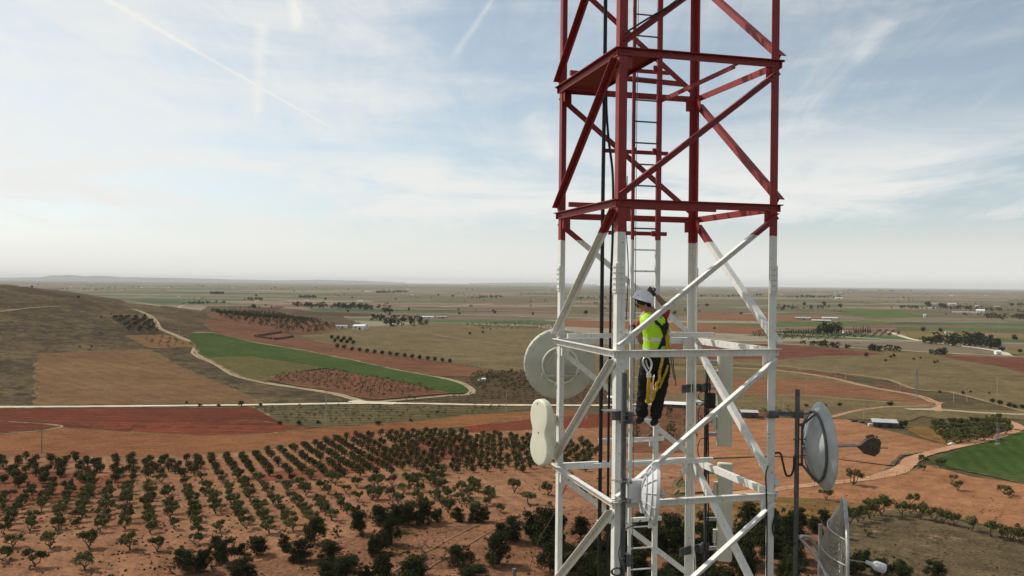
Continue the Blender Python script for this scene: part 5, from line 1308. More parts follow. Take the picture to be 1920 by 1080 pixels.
# vineyard and young almond rows along the white road
mbv = MB()
for poly, du, dv, a_, s in (([(474, 765), (676, 762), (908, 765), (1000, 767), (877, 777), (801, 787), (724, 793), (602, 801), (540, 797), (505, 780)], 3.2, 8, 0, .75), ([(712, 754), (786, 746), (841, 744), (890, 740), (1060, 720), (1230, 742), (1230, 758), (908, 758)], 4.0, 7, -30, .75), ([(1190, 764), (1290, 768), (1330, 796), (1290, 846), (1190, 850)], 6.5, 7.5, 10, 1.5), ([(1330, 772), (1450, 770), (1530, 778), (1440, 784), (1330, 790)], 5, 6, 10, 1.0), ([(870, 716), (905, 700), (990, 700), (1055, 708), (1050, 730), (960, 738), (905, 734)], 5.5, 5.5, 15, 1.35), ([(262, 634), (318, 632), (360, 648), (350, 651), (285, 652)], 7, 7, 25, 1.0)):
    orchard(poly, du, dv, a_, s, mbv, 30, .5, .28, .18)
tag(mbv.build('vineyard_rows', SCRUB), 'low vines and scrub growing in rows beside the white road', 'vines', kind='stuff')
# dark pines and shrubs at the foot of the slope
Z2 = lambda x, y, w, h: (340 + x / 3.858, 800 + y / 3.858, w / 3.858, h / 3.858)
Z3 = lambda x, y, w, h: (680 + x / 3.857, 800 + y / 3.857, w / 3.857, h / 3.857)
PINES = [Z2(20, 1040, 210, 160), Z2(165, 1055, 170, 165), Z2(310, 990, 190, 190), Z2(430, 925, 90, 80), Z2(545, 935, 180, 135), Z2(745, 905, 110, 140), Z2(960, 850, 150, 190), Z2(850, 975, 200, 160), Z2(1075, 965, 210, 135), Z2(1285, 785, 160, 175), Z2(450, 1110, 250, 150), Z2(1200, 1095, 260, 160), Z2(1050, 1090, 200, 125), Z2(1375, 945, 100, 140), Z2(250, 900, 110, 110),
 Z3(120, 915, 170, 170), Z3(200, 860, 160, 200), Z3(130, 725, 190, 160), Z3(240, 700, 150, 130), Z3(330, 718, 160, 150), Z3(440, 705, 170, 170), Z3(540, 695, 100, 100), Z3(690, 692, 110, 120), Z3(800, 695, 100, 105), Z3(865, 692, 120, 115), Z3(690, 1015, 220, 165), Z3(1090, 835, 200, 180), Z3(1000, 810, 130, 110), Z3(1330, 865, 270, 280), Z3(1220, 800, 190, 200), Z3(980, 1000, 220, 220), Z3(1360, 1060, 190, 210), Z3(150, 1090, 210, 190), Z3(370, 1110, 280, 190), Z3(800, 1110, 210, 110), Z3(30, 1110, 120, 120),
 (1600, 1078, 42, 40), (1650, 1082, 40, 34), (1690, 1084, 40, 32), (1755, 1086, 42, 36), (1620, 1062, 34, 30), (1560, 1060, 44, 44), (1525, 1000, 36, 30), (1500, 985, 34, 32), (1545, 985, 30, 28), (1580, 1012, 26, 24)]
for x, y, w, h in PINES:
    p, sx, sz = sized(x, y, w * 1.15, h * 1.1, 5.0, 4.9)
    plant('pine', 'pine_tree', p, sx, sz, 'dark bushy pine at the foot of the slope below the olive groves', 'pine tree', 'dark pines at the foot of the slope')
rq = random.Random(21)
for i in range(62):
    x = rq.uniform(1040, 1500); y = rq.uniform(985, 1150) if x > 1180 else rq.uniform(1000, 1150)
    w = rq.uniform(44, 74)
    p, sx, sz = sized(x, y, w, w * rq.uniform(.8, 1.05), 5.0, 4.9)
    plant('pine', 'pine_tree', p, sx, sz, 'dark bushy pine in the dense thicket under the tower', 'pine tree', 'dark pines in the thicket under the tower', rq)
for x, y, w, h, lab in ((634, 1007, 20, 23, 'grey-green scrub bush on the pale soil between dark pines'), (1290, 560 + 440, 20, 20, 'small scrub bush beside the thicket under the tower'), (1627, 1008, 18, 18, 'single thin scrub bush on the dark dry grass slope'), (760, 1000, 26, 10, 'low scrub tuft on bare soil beside the tyre tracks'), (1470, 998, 60, 26, 'broad pale scrub left of the grid dish')):
    p, sx, sz = sized(x, y, w, h, 2.2, 2.4); plant('scrub', 'scrub_bush', p, sx, sz, lab, 'bush')
for x, y, h, lab in ((791, 1046, 52, 'large leafless grey tree among the pines'), (836, 1006, 20, 'little leafless shrub beside the tyre tracks')):
    p, sx, sz = sized(x, y, h, h, 3.6, 4.0); single('bare', 'bare_tree', p, sz, sz, lab, 'tree')
rq2 = random.Random(31)
tf = MB()                      # weeds and tufts on the near soil
for i in range(5200):
    x = rq2.uniform(-40, 1960); y = 870 + 260 * rq2.random() ** 0.8
    if 1280 < x and y < 925: continue
    if noise.noise((x * .011, y * .03, 1.0)) + rq2.uniform(-.25, .25) < -.05: continue
    p = gp(x, y); k = rq2.uniform(.12, .34)
    for _ in range(3):
        a = rq2.uniform(0, 3.14); t = Vector((math.cos(a), math.sin(a), 0)) * k * .8
        o = p + Vector((rq2.gauss(0, .1), rq2.gauss(0, .1), .1)); tf.poly([o - t, o + t, o + t * .5 + ez * k, o - t * .6 + ez * k * .8], [(0, 1, 2, 3)])
tag(tf.build('weeds', mat('dry_weed', (0.16, 0.125, 0.062), 0.9, 0.3, 1.0, col2=(0.085, 0.085, 0.042), spec=0.05)), 'dry weeds and tufts scattered over the soil', 'weeds', kind='stuff')
# single trees far out on the plain
FT = [(475, 579, 10, 9), (600, 578, 6, 6), (664, 576, 9, 10), (722, 587, 16, 11), (730, 587, 13, 9), (652, 586, 6, 5), (731, 578, 5, 6), (767, 583, 5, 7), (881, 628, 7, 6), (905, 625, 6, 5), (906, 617, 5, 4), (920, 619, 4, 4), (925, 585, 5, 5), (928, 589, 6, 7), (999, 592, 5, 7), (862, 591, 6, 6), (610, 563, 5, 5), (480, 556, 6, 4), (742, 562, 5, 3), (660, 560, 4, 4), (848, 557, 6, 4), (822, 555, 5, 4),
      (1625, 670, 10, 9), (1676, 670, 8, 7), (1670, 671, 7, 5), (1661, 678, 7, 5), (1713, 675, 6, 4), (1726, 673, 5, 4), (1752, 682, 7, 6), (1758, 680, 5, 5), (1508, 574, 8, 8), (1545, 572, 10, 7), (1576, 577, 9, 8), (1471, 578, 8, 7), (1478, 578, 6, 6), (1731, 623, 10, 10), (1763, 623, 9, 8), (1838, 637, 12, 13), (1858, 638, 10, 11), (1902, 639, 12, 12), (1897, 574, 10, 6), (1740, 575, 14, 10), (1765, 576, 16, 8), (1805, 740, 8, 7), (1855, 739, 5, 4), (1861, 756, 11, 9), (1875, 760, 12, 10), (1893, 764, 13, 10), (1903, 766, 12, 8), (1917, 768, 12, 10), (1762, 738, 8, 6), (1820, 737, 5, 5), (1670, 761, 14, 8), (1575, 762, 10, 7), (1512, 763, 10, 6), (1547, 763, 9, 6), (1655, 792, 10, 9), (1698, 802, 10, 14), (1690, 802, 12, 12), (1635, 827, 22, 12), (1912, 662, 10, 8), (1878, 660, 14, 10), (1560, 629, 20, 24), (1545, 629, 20, 26), (1572, 627, 20, 22), (1535, 630, 14, 20), (1552, 630, 18, 22),
      (190, 596, 4, 4), (208, 590, 3, 3), (188, 626, 4, 4), (192, 627, 4, 3), (60, 539.5, 5, 4), (147, 559, 6, 5), (258, 587, 3, 3), (272, 592, 4, 4), (150, 652, 5, 4), (172, 651, 6, 4), (168, 657, 5, 3), (374, 762, 10, 6), (410, 763, 9, 5), (452, 762, 12, 11), (350, 758, 5, 7), (488, 763, 8, 8), (525, 797, 10, 8), (560, 797, 13, 8), (596, 795, 10, 7), (710, 797, 16, 8), (770, 791, 8, 6), (820, 775, 8, 5), (1098, 590, 9, 8), (1165, 570, 8, 6), (1265, 590, 9, 7), (1325, 575, 9, 6), (1340, 618, 6, 5), (1390, 590, 8, 5)]
for i, (x, y, w, h) in enumerate(FT):
    p = gp(x, y); d = (p - CAM).dot(fw)
    reg = 'on the hillside grass' if x < 300 and y < 700 else 'beside the white road' if y > 740 and x < 900 else 'on the near side of the far plain' if y < 610 else 'in the right-hand fields' if x > 1400 else 'on the middle slope'
    o = single('far', 'field_tree', p, w / F * d / 3.6, h / F * d / 3.7, f'small dark far-off tree standing {reg}', 'tree', f'distant trees {reg}')
for i in range(24):           # row of almond trees along the ploughed strip
    t = i / 19
    if i < 16: x, y = 632 + t * 268 * 1.0, 655.5 + t * 33 - (0 if t > .1 else 2)
    else: k = i - 16; x, y = 622 + (k % 4) * 11.5 + (k // 4) * 6, 637 + (k // 4) * 6 + (k % 4) * 1.2
    p = gp(x, y); d = (p - CAM).dot(fw); s = 8.5 / F * d / 3.4
    single('far', 'field_tree', p, s, s * 1.0, 'small tree in the straight row above the ploughed brown strip', 'tree', 'trees in the row above the ploughed strip')
for i in range(26):           # cypresses by the farm
    x = (1470 + i * 4.6) if i < 14 else (1583 + (i - 14) * 4.4); hh = random.uniform(8, 13) * (1.15 if i > 13 else .85)
    p = gp(x, 625 - i * .06); d = (p - CAM).dot(fw); single('cypress', 'cypress_tree', p, 3.2 / F * d / 1.2, hh / F * d / 5.6, 'slim dark cypress in the row beside the white farmhouse', 'cypress', 'cypress row by the farm')
# woods and hedges that read as one mass
wd = MB(); rw = random.Random(41)
def wood(poly, n, h, q=1.0):
    pts = [gp(*p) for p in poly]; P2 = [(p.x, p.y) for p in pts]
    x0, x1 = min(a for a, b in P2), max(a for a, b in P2); y0, y1 = min(b for a, b in P2), max(b for a, b in P2); k = 0; tr = 0
    while k < n and tr < n * 40:
        tr += 1; o = (rw.uniform(x0, x1), rw.uniform(y0, y1))
        if not inside(o[0], o[1], P2): continue
        k += 1; s = h * rw.uniform(.45, 1.0); p = Vector((o[0], o[1], height(*o)))
        leaves(wd, [(p + ez * s * .5, s * .55), (p + Vector((rw.uniform(-.4, .4) * s, rw.uniform(-.4, .4) * s, s * .7)), s * .35)], 34, s * .17 * q, rw)
for a in (([(1725, 642), (1760, 636), (1830, 634), (1885, 648), (1870, 655), (1800, 651), (1740, 646)], 90, 9), ([(530, 573.5), (600, 573), (650, 575), (713, 579), (712, 582), (640, 580), (560, 577)], 70, 12), ([(690, 598), (740, 590), (800, 603), (815, 612), (740, 614), (700, 606)], 60, 8), ([(1440, 580), (1530, 575), (1590, 577), (1560, 580), (1470, 583)], 26, 10), ([(1655, 578), (1720, 577), (1790, 577), (1920, 585), (1920, 588), (1780, 581)], 70, 10), ([(1840, 592), (1920, 594), (1920, 601), (1850, 598)], 30, 9), ([(1500, 648), (1530, 645), (1570, 652), (1620, 659), (1580, 654), (1540, 652)], 22, 6), ([(1620, 656), (1680, 656), (1690, 660), (1640, 660)], 20, 6), ([(1740, 662), (1775, 664), (1770, 667), (1745, 666)], 12, 6), ([(440, 577), (500, 575), (530, 576), (470, 580)], 12, 5), ([(270, 570), (345, 567), (420, 566), (422, 570), (340, 571)], 60, 6), ([(700, 549), (760, 547), (770, 548.5), (710, 550)], 60, 13), ([(880, 558), (940, 557), (945, 559), (885, 560)], 26, 11), ([(395, 551), (418, 550.5), (418, 552), (396, 552)], 30, 13), ([(560, 558), (592, 557), (592, 559), (562, 559.5)], 24, 11), ([(450, 562), (490, 561), (495, 564), (455, 564)], 20, 9), ([(1060, 560), (1160, 557), (1160, 559), (1065, 562)], 26, 10), ([(1300, 556), (1440, 553), (1440, 556), (1305, 558)], 40, 12), ([(1470, 557), (1580, 556.5), (1580, 558.5), (1475, 560)], 46, 14), ([(1580, 544.6), (1612, 544.5), (1612, 545.3), (1582, 545.4)], 20, 22), ([(1640, 545.5), (1710, 545.3), (1712, 546.2), (1645, 546.4)], 40, 24), ([(1900, 572), (1960, 571), (1960, 574), (1905, 575)], 16, 10)):
    wood(*a)
for i in range(240):          # scattered clumps and hamlets' trees over the far plain
    x = rw.uniform(-60, 1980); b = 531.5 + .0099 * (x - 960); y = b + 6 + 46 * rw.random() ** 2.0
    if x < 330: y = min(y, b + 20)
    p = gp(x, y); d = (p - CAM).dot(fw)
    if p.z > -5.5: continue
    for k in range(rw.choice((1, 1, 2, 3, 6))):
        s = rw.uniform(3, 7) * min(2.0, max(1, d / 3500)); o = p + Vector((rw.gauss(0, 14) * (1 + k), rw.gauss(0, 6), 0))
        leaves(wd, [(o + ez * s * .45, s * .55)], 18, s * .2, rw)
tag(wd.build('woodland', FARL), 'far hedges, copses and windbreaks dotted over the plain', 'woodland', kind='stuff')
# ---------------------------------------------------------------- buildings, poles, vehicles
WALLW = mat('white_render', (0.70, 0.69, 0.66), 0.8, 0.08, 0.6)
WALLB = mat('dark_wall', (0.07, 0.06, 0.055), 0.8, 0.2, 0.8)
WALLT = mat('tan_wall', (0.34, 0.27, 0.20), 0.85, 0.15, 0.6)
ROOFG = mat('grey_sheet_roof', (0.42, 0.42, 0.40), 0.6, 0.15, 0.7)
ROOFR = mat('tile_roof', (0.26, 0.14, 0.09), 0.85, 0.2, 0.6)
OPEN = mat('dark_opening', (0.02, 0.02, 0.022), 0.6, 0.2, 2)
def building(px, py, wpx, hpx, dep, label, wall=WALLW, roof=ROOFG, rot=0.0, pitch=.25, name='farm_building', openings=((.25, .3, 'window'), (.6, .42, 'door'))):
    p = gp(px, py); d = (p - CAM).dot(fw); w = wpx / F * d; h = hpx / F * d
    t = thing(name, label, 'building', p, None, 0)
    a = rot - math.atan2(p.x, p.y); X = Vector((math.cos(a), math.sin(a), 0)); Y = Vector((-math.sin(a), math.cos(a), 0)); D = dep
    he = h / (1 + pitch)
    mb = MB(); b = p - ez * .4
    g0 = p + Y * 0; q = [b - X * w / 2, b + X * w / 2, b + X * w / 2 + Y * D, b - X * w / 2 + Y * D]
    tp = [v + ez * (he + .4) for v in q]; rl, rr_ = (tp[0] + tp[3]) / 2 + ez * (h - he), (tp[1] + tp[2]) / 2 + ez * (h - he)
    mb.poly(q + tp + [rl, rr_], [(0, 1, 5, 4), (2, 3, 7, 6), (1, 2, 6, 9, 5), (3, 0, 4, 8, 7)]); mb.build('wall', wall, t)
    mb = MB(); ov = .04 * w; dz = ez * .10; up_ = ez * .12
    for (e0, e1_, sgn) in ((tp[0], tp[1], -1), (tp[3], tp[2], 1)):
        A, B = e0 - X * ov + Y * sgn * .35 - dz * .5, e1_ + X * ov + Y * sgn * .35 - dz * .5; c_, d_ = rr_ + X * ov, rl - X * ov
        mb.poly([A, B, c_, d_, A + up_, B + up_, c_ + up_, d_ + up_], [(0, 1, 2, 3), (7, 6, 5, 4), (0, 4, 5, 1), (1, 5, 6, 2), (3, 2, 6, 7), (0, 3, 7, 4)])
    mb.build('roof', roof, t)
    for f, s, nm in openings:
        mb = MB(); hh = he * s * 1.5; zc = hh / 2 + (0 if nm == 'door' else he * .35)
        mb.box(p + X * (f - .5) * w + ez * zc - Y * .03, min(w * .16, hh * 1.2), .08, hh if nm == 'door' else he * .3, (X, Y, ez)); mb.build(nm, OPEN, t)
    return t
building(1660, 802, 42, 13, 9, 'grey-roofed open shed on the far edge of the wide orange field', WALLB, ROOFG, .15, .35, 'shed', ((.3, .5, 'door'), (.7, .5, 'door')))
building(1262, 765, 44, 8, 9, 'long low shed with pale flat roof seen between ladder and rear leg', WALLB, WALLW, -.05, .2, 'shed', ((.3, .4, 'door'), (.75, .35, 'window')))
building(1406, 785, 30, 13, 7, 'small black shed with pale lean-to roof left of the outer leg', WALLB, ROOFG, .1, .12, 'shed', ((.7, .4, 'door'),))
building(1304, 760, 22, 8, 6, 'small white hut behind the slim rear mast', WALLW, ROOFG, 0, .2, 'hut')
building(905, 715, 12, 5, 5, 'tiny white-roofed hut among bushes at the end of the green field', WALLW, WALLW, .2, .2, 'hut')
building(1150, 752, 22, 8, 7, 'little white house behind the thick feeder cable', WALLW, WALLW, 0, .3, 'hut')
building(672, 618, 22, 9, 14, 'white gabled farmhouse left of the dark copse on the middle plain', WALLW, WALLW, -.3, .35)
building(640, 615, 20, 5, 10, 'low white outbuilding beside dark trees and the gabled farmhouse', WALLW, ROOFG, -.1, .2)
building(736, 612, 12, 5, 10, 'small grey barn in the copse right of the gabled farmhouse', WALLT, ROOFG, .1, .25)
building(802, 597, 22, 4, 14, 'long white shed alone on the brown middle plain', WALLW, WALLW, .05, .2)
building(828, 597, 18, 4, 12, 'grey half-open barn next to the long white shed', WALLT, ROOFG, .05, .2)
building(1591, 625, 18, 5, 12, 'white farmhouse between the big dark trees and the cypress row', WALLW, ROOFR, .1, .3)
building(1533, 624, 6, 4, 8, 'white gatehouse left of the big dark trees', WALLW, ROOFR, 0, .3)
building(1734, 595, 4.5, 6, 6, 'small upright white hut on the green plain', WALLW, WALLW, .1, .15, 'hut', ((.5, .3, 'door'),))
building(1873, 665, 9, 8, 6, 'white cottage at the end of the white farm track', WALLW, WALLW, .3, .4, 'hut', ((.5, .3, 'door'),))
building(1780, 626, 13, 5, 10, 'white farmhouse above the ochre field with tile roof', WALLW, ROOFR, .1, .35)
building(1752, 625, 14, 4, 12, 'brown farm outhouse beside two dark trees', WALLT, ROOFR, 0, .3)
building(1556, 598, 26, 3, 16, 'long white greenhouse roof on the far brown strip', WALLW, WALLW, .05, .3)
building(1505, 600, 26, 5, 16, 'grey farm sheds at the left end of the far brown strip', WALLT, ROOFG, -.1, .3)
building(1540, 603, 32, 3, 12, 'low pale shed in front of the long greenhouse', WALLT, WALLW, .05, .3)
building(1838, 586, 14, 6, 18, 'white rounded farm store among trees on the far plain', WALLW, WALLW, 0, .6)
building(1812, 587, 44, 2.5, 20, 'very long low white stable on the far plain', WALLW, ROOFG, .05, .3)
building(1749, 579, 22, 3, 16, 'white-fronted barn under the dark far trees', WALLW, ROOFG, 0, .3)
building(1786, 572, 13, 3.4, 20, 'bright white block standing alone beyond the far trees', WALLW, WALLW, .1, .2)
building(1573, 561, 12, 3.4, 24, 'white barn at the end of the long far windbreak', WALLW, WALLW, .1, .25)
building(1834, 575, 7, 2.2, 16, 'small white house right of the bright white block', WALLW, WALLW, .1, .25)
building(1870, 576, 8, 2, 16, 'low pale house on the far right plain', WALLT, WALLW, .1, .25)
building(335, 557, 5, 1.6, 14, 'tiny white house on the far plain above the hillside road', WALLW, WALLW, 0, .25)
building(690, 548.5, 12, 1.8, 22, 'tiny pale warehouse at the end of a far windbreak', WALLW, WALLW, 0, .25)
building(676, 565, 9, 2, 14, 'tiny white cottage beyond the dark tree row', WALLW, WALLW, 0, .25)
building(773, 554, 5, 1.5, 20, 'tiny white barn on the far plain above the long white shed', WALLW, WALLW, 0, .25)
building(574, 565.5, 8, 1.8, 14, 'tiny pale farm left of the dark tree row', WALLT, WALLW, 0, .25)
rb = random.Random(51); farm = []
for i in range(46):
    x = rb.uniform(10, 1910); b = 531.5 + .0099 * (x - 960); y = b + rb.uniform(5.5, 17)
    if 1000 < x < 1450 and rb.random() < .5: continue
    p = gp(x, y); d = (p - CAM).dot(fw); w = rb.uniform(2.5, 8) / F * d; h = rb.uniform(.8, 1.5) / F * d
    mb = MB(); a = rb.uniform(-.4, .4); X = Vector((math.cos(a), math.sin(a), 0)); Y = Vector((-math.sin(a), math.cos(a), 0)); dp = rb.uniform(12, 30)
    c_ = [-X * w / 2 - Y * dp / 2, X * w / 2 - Y * dp / 2, X * w / 2 + Y * dp / 2, -X * w / 2 + Y * dp / 2]
    mb.poly([p + v for v in c_] + [p + v + ez * h * .7 for v in c_] + [p - X * w / 2 + ez * h, p + X * w / 2 + ez * h], [(0, 1, 5, 4), (1, 2, 6, 9, 5), (2, 3, 7, 6), (3, 0, 4, 8, 7)]); mb.mi = 1
    mb.poly([p + v * 1.03 + ez * h * .7 for v in c_] + [p - X * w / 2 * 1.03 + ez * h, p + X * w / 2 * 1.03 + ez * h], [(0, 1, 5, 4), (2, 3, 4, 5)])
    o = mb.build('farm_building', [rb.choice((WALLW, WALLW, WALLT)), rb.choice((WALLW, ROOFG, ROOFR))], None, origin=p); o.location = p
    tag(o, 'speck of a pale farm building far out near the horizon', 'building', 'farm buildings scattered near the horizon')
# low ruined red walls by the ploughed strip
RUIN = mat('red_earth_wall', (0.13, 0.055, 0.04), 0.95, 0.25, 1.0)
for pts, lab in (((((478, 632), (527, 624.5))), 'upper low red earth wall of the roofless enclosure'), (((478, 632), (509, 637)), 'left low red earth wall of the roofless enclosure'), (((514, 637.5), (549, 633)), 'front low red earth wall beside the enclosure gap')):
    a, b = gp(*pts[0]), gp(*pts[1]); dd = (a - CAM).dot(fw); h = 4.2 / F * dd; g = b - a; g.z = 0; L_ = g.length; g.normalize()
    mb = MB(); N_ = 10
    for i in range(N_):
        p = a.lerp(b, (i + .5) / N_); p.z = height(p.x, p.y); hh = h * random.uniform(.85, 1.1); mb.box(p + ez * (hh / 2 - .2), L_ / N_ + .02, 1.6, hh + .4, (g, ez.cross(g), ez))
    tag(mb.build('earth_wall', RUIN), lab, 'wall')
WOOD = mat('pole_wood', (0.17, 0.13, 0.10), 0.85, 0.2, 3)
CONC = mat('pole_concrete', (0.36, 0.33, 0.29), 0.85, 0.15, 3)
def pole(px, yt, yb, label, arm=1.6, m=CONC, rad=.16):
    p = gp(px, yb); d = (p - CAM).dot(fw); h = (yb - yt) / F * d
    t = thing('utility_pole', label, 'pole', p, 'power line poles across the fields')
    mb = MB(); mb.tube([p - ez * .5, p + ez * h], [rad, rad * .7], 8); mb.build('pole', m, t)
    mb = MB(); mb.box(p + ez * (h - .25), arm, .10, .10)
    for s in (-.45, 0, .45): mb.tube([p + ez * (h - .2) + Vector((s * arm, 0, 0)), p + ez * (h + .12) + Vector((s * arm, 0, 0))], .05, 6)
    mb.build('crossarm', m, t)
for a in ((611, 734, 804, 'stout pale utility pole below the white road junction', 1.8, CONC, .22), (949, 731, 782, 'utility pole standing just left of the big round dish'), (78, 790, 850, 'thin utility pole in front of the red strip', 1.2, WOOD, .13), (336, 597, 632, 'utility pole beside the hillside track bend'), (695, 595, 628, 'utility pole right of the gabled farmhouse'), (899, 668, 688, 'utility pole alone on the middle slope'), (1512, 711, 750, 'utility pole in front of the rust field'), (1470, 737, 766, 'utility pole next to the side mast top'), (1620, 748, 786, 'utility pole behind the grey-roofed shed'), (1586, 696, 712, 'utility pole on the earth bank'), (1688, 713, 733, 'utility pole between the two tracks'), (1788, 734, 754, 'utility pole right of the dirt junction'), (1813, 733, 753, 'utility pole farther right of the dirt junction'), (1870, 708, 745, 'tall utility pole on the right-hand dry meadow'), (1675, 600, 622, 'utility pole at the far green strip'), (1873, 600, 624, 'utility pole on the far right green strip'), (1500, 682, 698, 'utility pole beside the upper track'), (1566, 696, 708, 'short utility pole on the earth bank edge')):
    pole(*a)
def pylon(px, yt, yb, wpx, label):
    p = gp(px, yb); d = (p - CAM).dot(fw); h = (yb - yt) / F * d; w = wpx / F * d
    t = thing('lattice_pylon', label, 'pylon', p)
    mb = MB()
    def c(i, f): s = w / 2 * (1 - .55 * f); return p + Vector((s * (1, -1, -1, 1)[i], s * (1, 1, -1, -1)[i], h * f))
    for i in range(4): mb.tube([c(i, -.02), c(i, 1)], .07, 5)
    mb.build('leg', GALV, t); mb = MB()
    for k in range(8):
        for i in range(4): j = (i + 1) % 4; f0, f1 = k / 8, (k + 1) / 8; mb.tube([c(i, f0), c(j, f1)] if (k + i) % 2 else [c(j, f0), c(i, f1)], .04, 4)
    mb.build('bracing', GALV, t); mb = MB()
    for f in (.86, .97): mb.box(p + ez * h * f, w * 1.8, .12, .12)
    mb.build('crossarm', GALV, t); mb = MB(); mb.box(p + ez * .15, w * 1.2, w * 1.2, .5); mb.build('footing', CONC, t)
pylon(1870.5, 792, 834, 5.5, 'small steel lattice pylon at the edge of the right green field')
pylon(1719, 692, 746, 4.0, 'slim lattice pylon beside the diagonal dirt track')
# vehicles by the sheds
def car(px, py, wpx, label, paint, van=False):
    p = gp(px, py); d = (p - CAM).dot(fw); L_ = wpx / F * d; s = L_ / 4.4
    t = thing('parked_van' if van else 'parked_car', label, 'van' if van else 'car', p, None)
    pr = [(-2.2, .35), (-2.2, .95), (-1.3, 1.02), (-.7, 1.5), (.9, 1.52), (1.5, 1.0), (2.15, .85), (2.2, .35)] if not van else [(-2.2, .35), (-2.2, 1.9), (1.2, 1.95), (1.75, 1.15), (2.2, 1.0), (2.2, .35)]
    o = lambda x, y, z: p + Vector((x, y, z)) * s
    mb = MB(); mb.loft([[o(x, -.85, z) for x, z in pr], [o(x, -.6, z + .03) for x, z in pr], [o(x, .6, z + .03) for x, z in pr], [o(x, .85, z) for x, z in pr]]); mb.build('body', paint, t)
    for x in (-1.4, 1.35):
        for y in (-.87, .87):
            mb = MB(); mb.tube([o(x, y - .1, .33), o(x, y + .1, .33)], .33 * s, 14); mb.build('wheel', BLACK, t)
    mb = MB()
    for y in (-.86, .86): mb.box(o(.1 if not van else 1.0, y, 1.26 if not van else 1.5), (1.3 if not van else .8) * s, .02 * s, (.34 if not van else .5) * s)
    mb.build('window', OPEN, t)
WPNT = mat('white_car_paint', (0.72, 0.72, 0.72), 0.35, 0.04, 2)
car(1785, 835, 14, 'white car parked where the olive grove meets the dirt road', WPNT)
car(1634, 799, 12, 'white van parked at the left end of the grey-roofed shed', WPNT, True)
car(1602, 792, 11, 'dark van on the field edge left of the grey-roofed shed', mat('dark_paint', (0.05, 0.05, 0.055), 0.4, 0.1, 2), True)
car(1616, 793, 10, 'dark car next to the dark van left of the shed', mat('dark_paint', (0.05, 0.05, 0.055)))
# fences along the dirt road
def fence(px, label, gap=4.0, h=1.6, name='wire_fence'):
    pts = smooth_path([gp(*q) for q in px], 6); pos = [pts[0]]; acc = 0
    for a, b in zip(pts, pts[1:]):
        acc += (b - a).length
        if acc >= gap: pos.append(b); acc = 0
    pos = pos[:95]; t = thing(name, label, 'fence', pos[0])
    for p in pos:
        mb = MB(); q = Vector((p.x, p.y, height(p.x, p.y))); mb.tube([q - ez * .2, q + ez * h], .05, 5); mb.build('post', WOOD, t)
    mb = MB()
    for f in (.3, .62, .95):
        mb.tube([Vector((p.x, p.y, height(p.x, p.y) + h * f)) for p in pos], .012, 4)
    mb.build('wire', DGALV, t)
fence([(1453, 925), (1511, 917), (1618, 905), (1690, 893), (1716, 882), (1724, 868), (1726, 858)], 'wire fence along the near side of the curving dirt road')
fence([(1686, 873), (1690, 858), (1740, 846), (1781, 838)], 'wire fence on the inner side of the dirt road bend')
fence([(1855, 893), (1920, 906), (1990, 920)], 'post fence along the lower edge of the green field', 8, 2.2)
fence([(895, 800), (945, 794), (990, 787), (1060, 783)], 'wire fence behind the bright red soil patch')
fence([(1455, 695), (1547, 708), (1630, 728), (1717, 744)], 'long wire fence below the diagonal dirt track', 9, 1.8)
mb = MB(); p = gp(964, 1098); hgt = 32 / F * (p - CAM).dot(fw); mb.tube([p - ez * .3, p + ez * hgt], .32, 8)
tag(mb.build('wooden_post', WOOD), 'short thick wooden post at the tower foot among pines', 'post')
cable('guy_cable', 'slack dark cable dropping from the left leg towards the ground', [at(1066, 900, 11.5), at(1040, 960, 13), at(1000, 1040, 18), at(985, 1120, 26)], 0.007, DGALV)
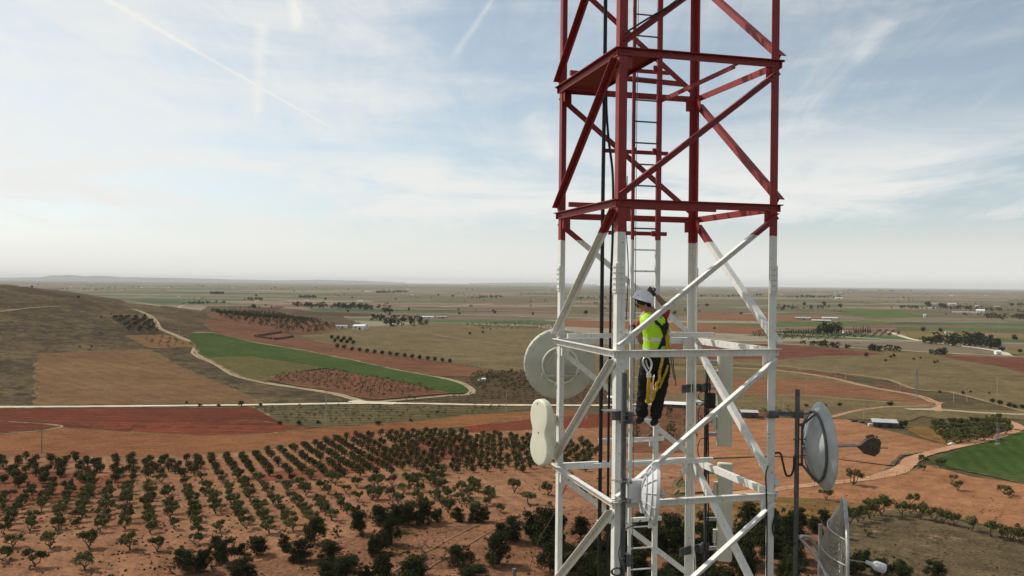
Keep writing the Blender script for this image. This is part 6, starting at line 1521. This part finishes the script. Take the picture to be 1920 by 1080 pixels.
# hills on the skyline
def ridge(px0, px1, prof, dist, name):
    n = 160; v = []; f = []
    for i in range(n + 1):
        x = px0 + (px1 - px0) * i / n; r = ray(x, 531); r = Vector((r.x, r.y, 0)).normalized()
        hp = 0
        for (xa, ya), (xb, yb) in zip(prof, prof[1:]):
            if xa <= x <= xb: hp = ya + (yb - ya) * (0.5 - 0.5 * math.cos(math.pi * (x - xa) / (xb - xa)))
        hp += max(0, hp) * .12 * noise.noise((x * .05, 1.0, dist)) + .5 * noise.noise((x * .15, 3.0, dist))
        top = CAM.z + hp * .72 / F * dist * 1.06
        for k, (dd, q) in enumerate(((-2200, 0), (-1300, .35), (-500, .8), (0, 1), (900, .7), (2400, 0))):
            w = r * (dist + dd); z = -8 + (max(top, -6) + 8) * q * (1 + .10 * noise.noise((x * .08, k * 2.0, dist)) * (1 if 0 < k < 3 else 0)); v.append((w.x, w.y, z))
    for i in range(n):
        for k in range(5): a = i * 6 + k; f.append((a, a + 1, a + 7, a + 6))
    me = bpy.data.meshes.new(name); me.from_pydata(v, [], f); me.materials.append(mat('far_hill', (0.10, 0.105, 0.085), 0.95, 0.3, 0.001, spec=0.05)); me.polygons.foreach_set('use_smooth', [True] * len(f))
    o = bpy.data.objects.new(name, me); C.objects.link(o); tag(o, kind='structure')
ridge(-200, 760, [(-200, 3), (0, 1.5), (70, 3), (105, 8), (140, 8.5), (160, 6.5), (185, 8), (240, 5.5), (310, 5), (380, 4.5), (440, 3), (520, 2), (565, 3.2), (600, 4.2), (660, 3.5), (720, 1.5), (760, 0)], 37000, 'hills')
ridge(880, 1120, [(880, 0), (940, 1.5), (980, 2.6), (1040, 3), (1080, 1.2), (1120, 0)], 38000, 'hills')
# ---------------------------------------------------------------- haze
def build_haze():
    mb = MB(); x = 42000.0; z0 = -8.0; z1 = 232.0
    mb.box((0, x / 2 - 200, (z0 + z1) / 2), 2 * x, x, z1 - z0)
    m = bpy.data.materials.new('haze_air'); m.use_nodes = True
    nt = m.node_tree; nt.nodes.remove(nt.nodes['Principled BSDF'])
    pv = nt.nodes.new('ShaderNodeVolumePrincipled'); pv.inputs['Color'].default_value = (1.0, 1.0, 1.0, 1); pv.inputs['Density'].default_value = HAZE
    pv.inputs['Anisotropy'].default_value = 0.0
    nt.links.new(pv.outputs[0], nt.nodes['Material Output'].inputs['Volume'])
    o = mb.build('haze', m); tag(o, 'thin pale haze lying over the whole plain', 'haze', kind='stuff')
HAZE = 3.1e-5
build_haze()
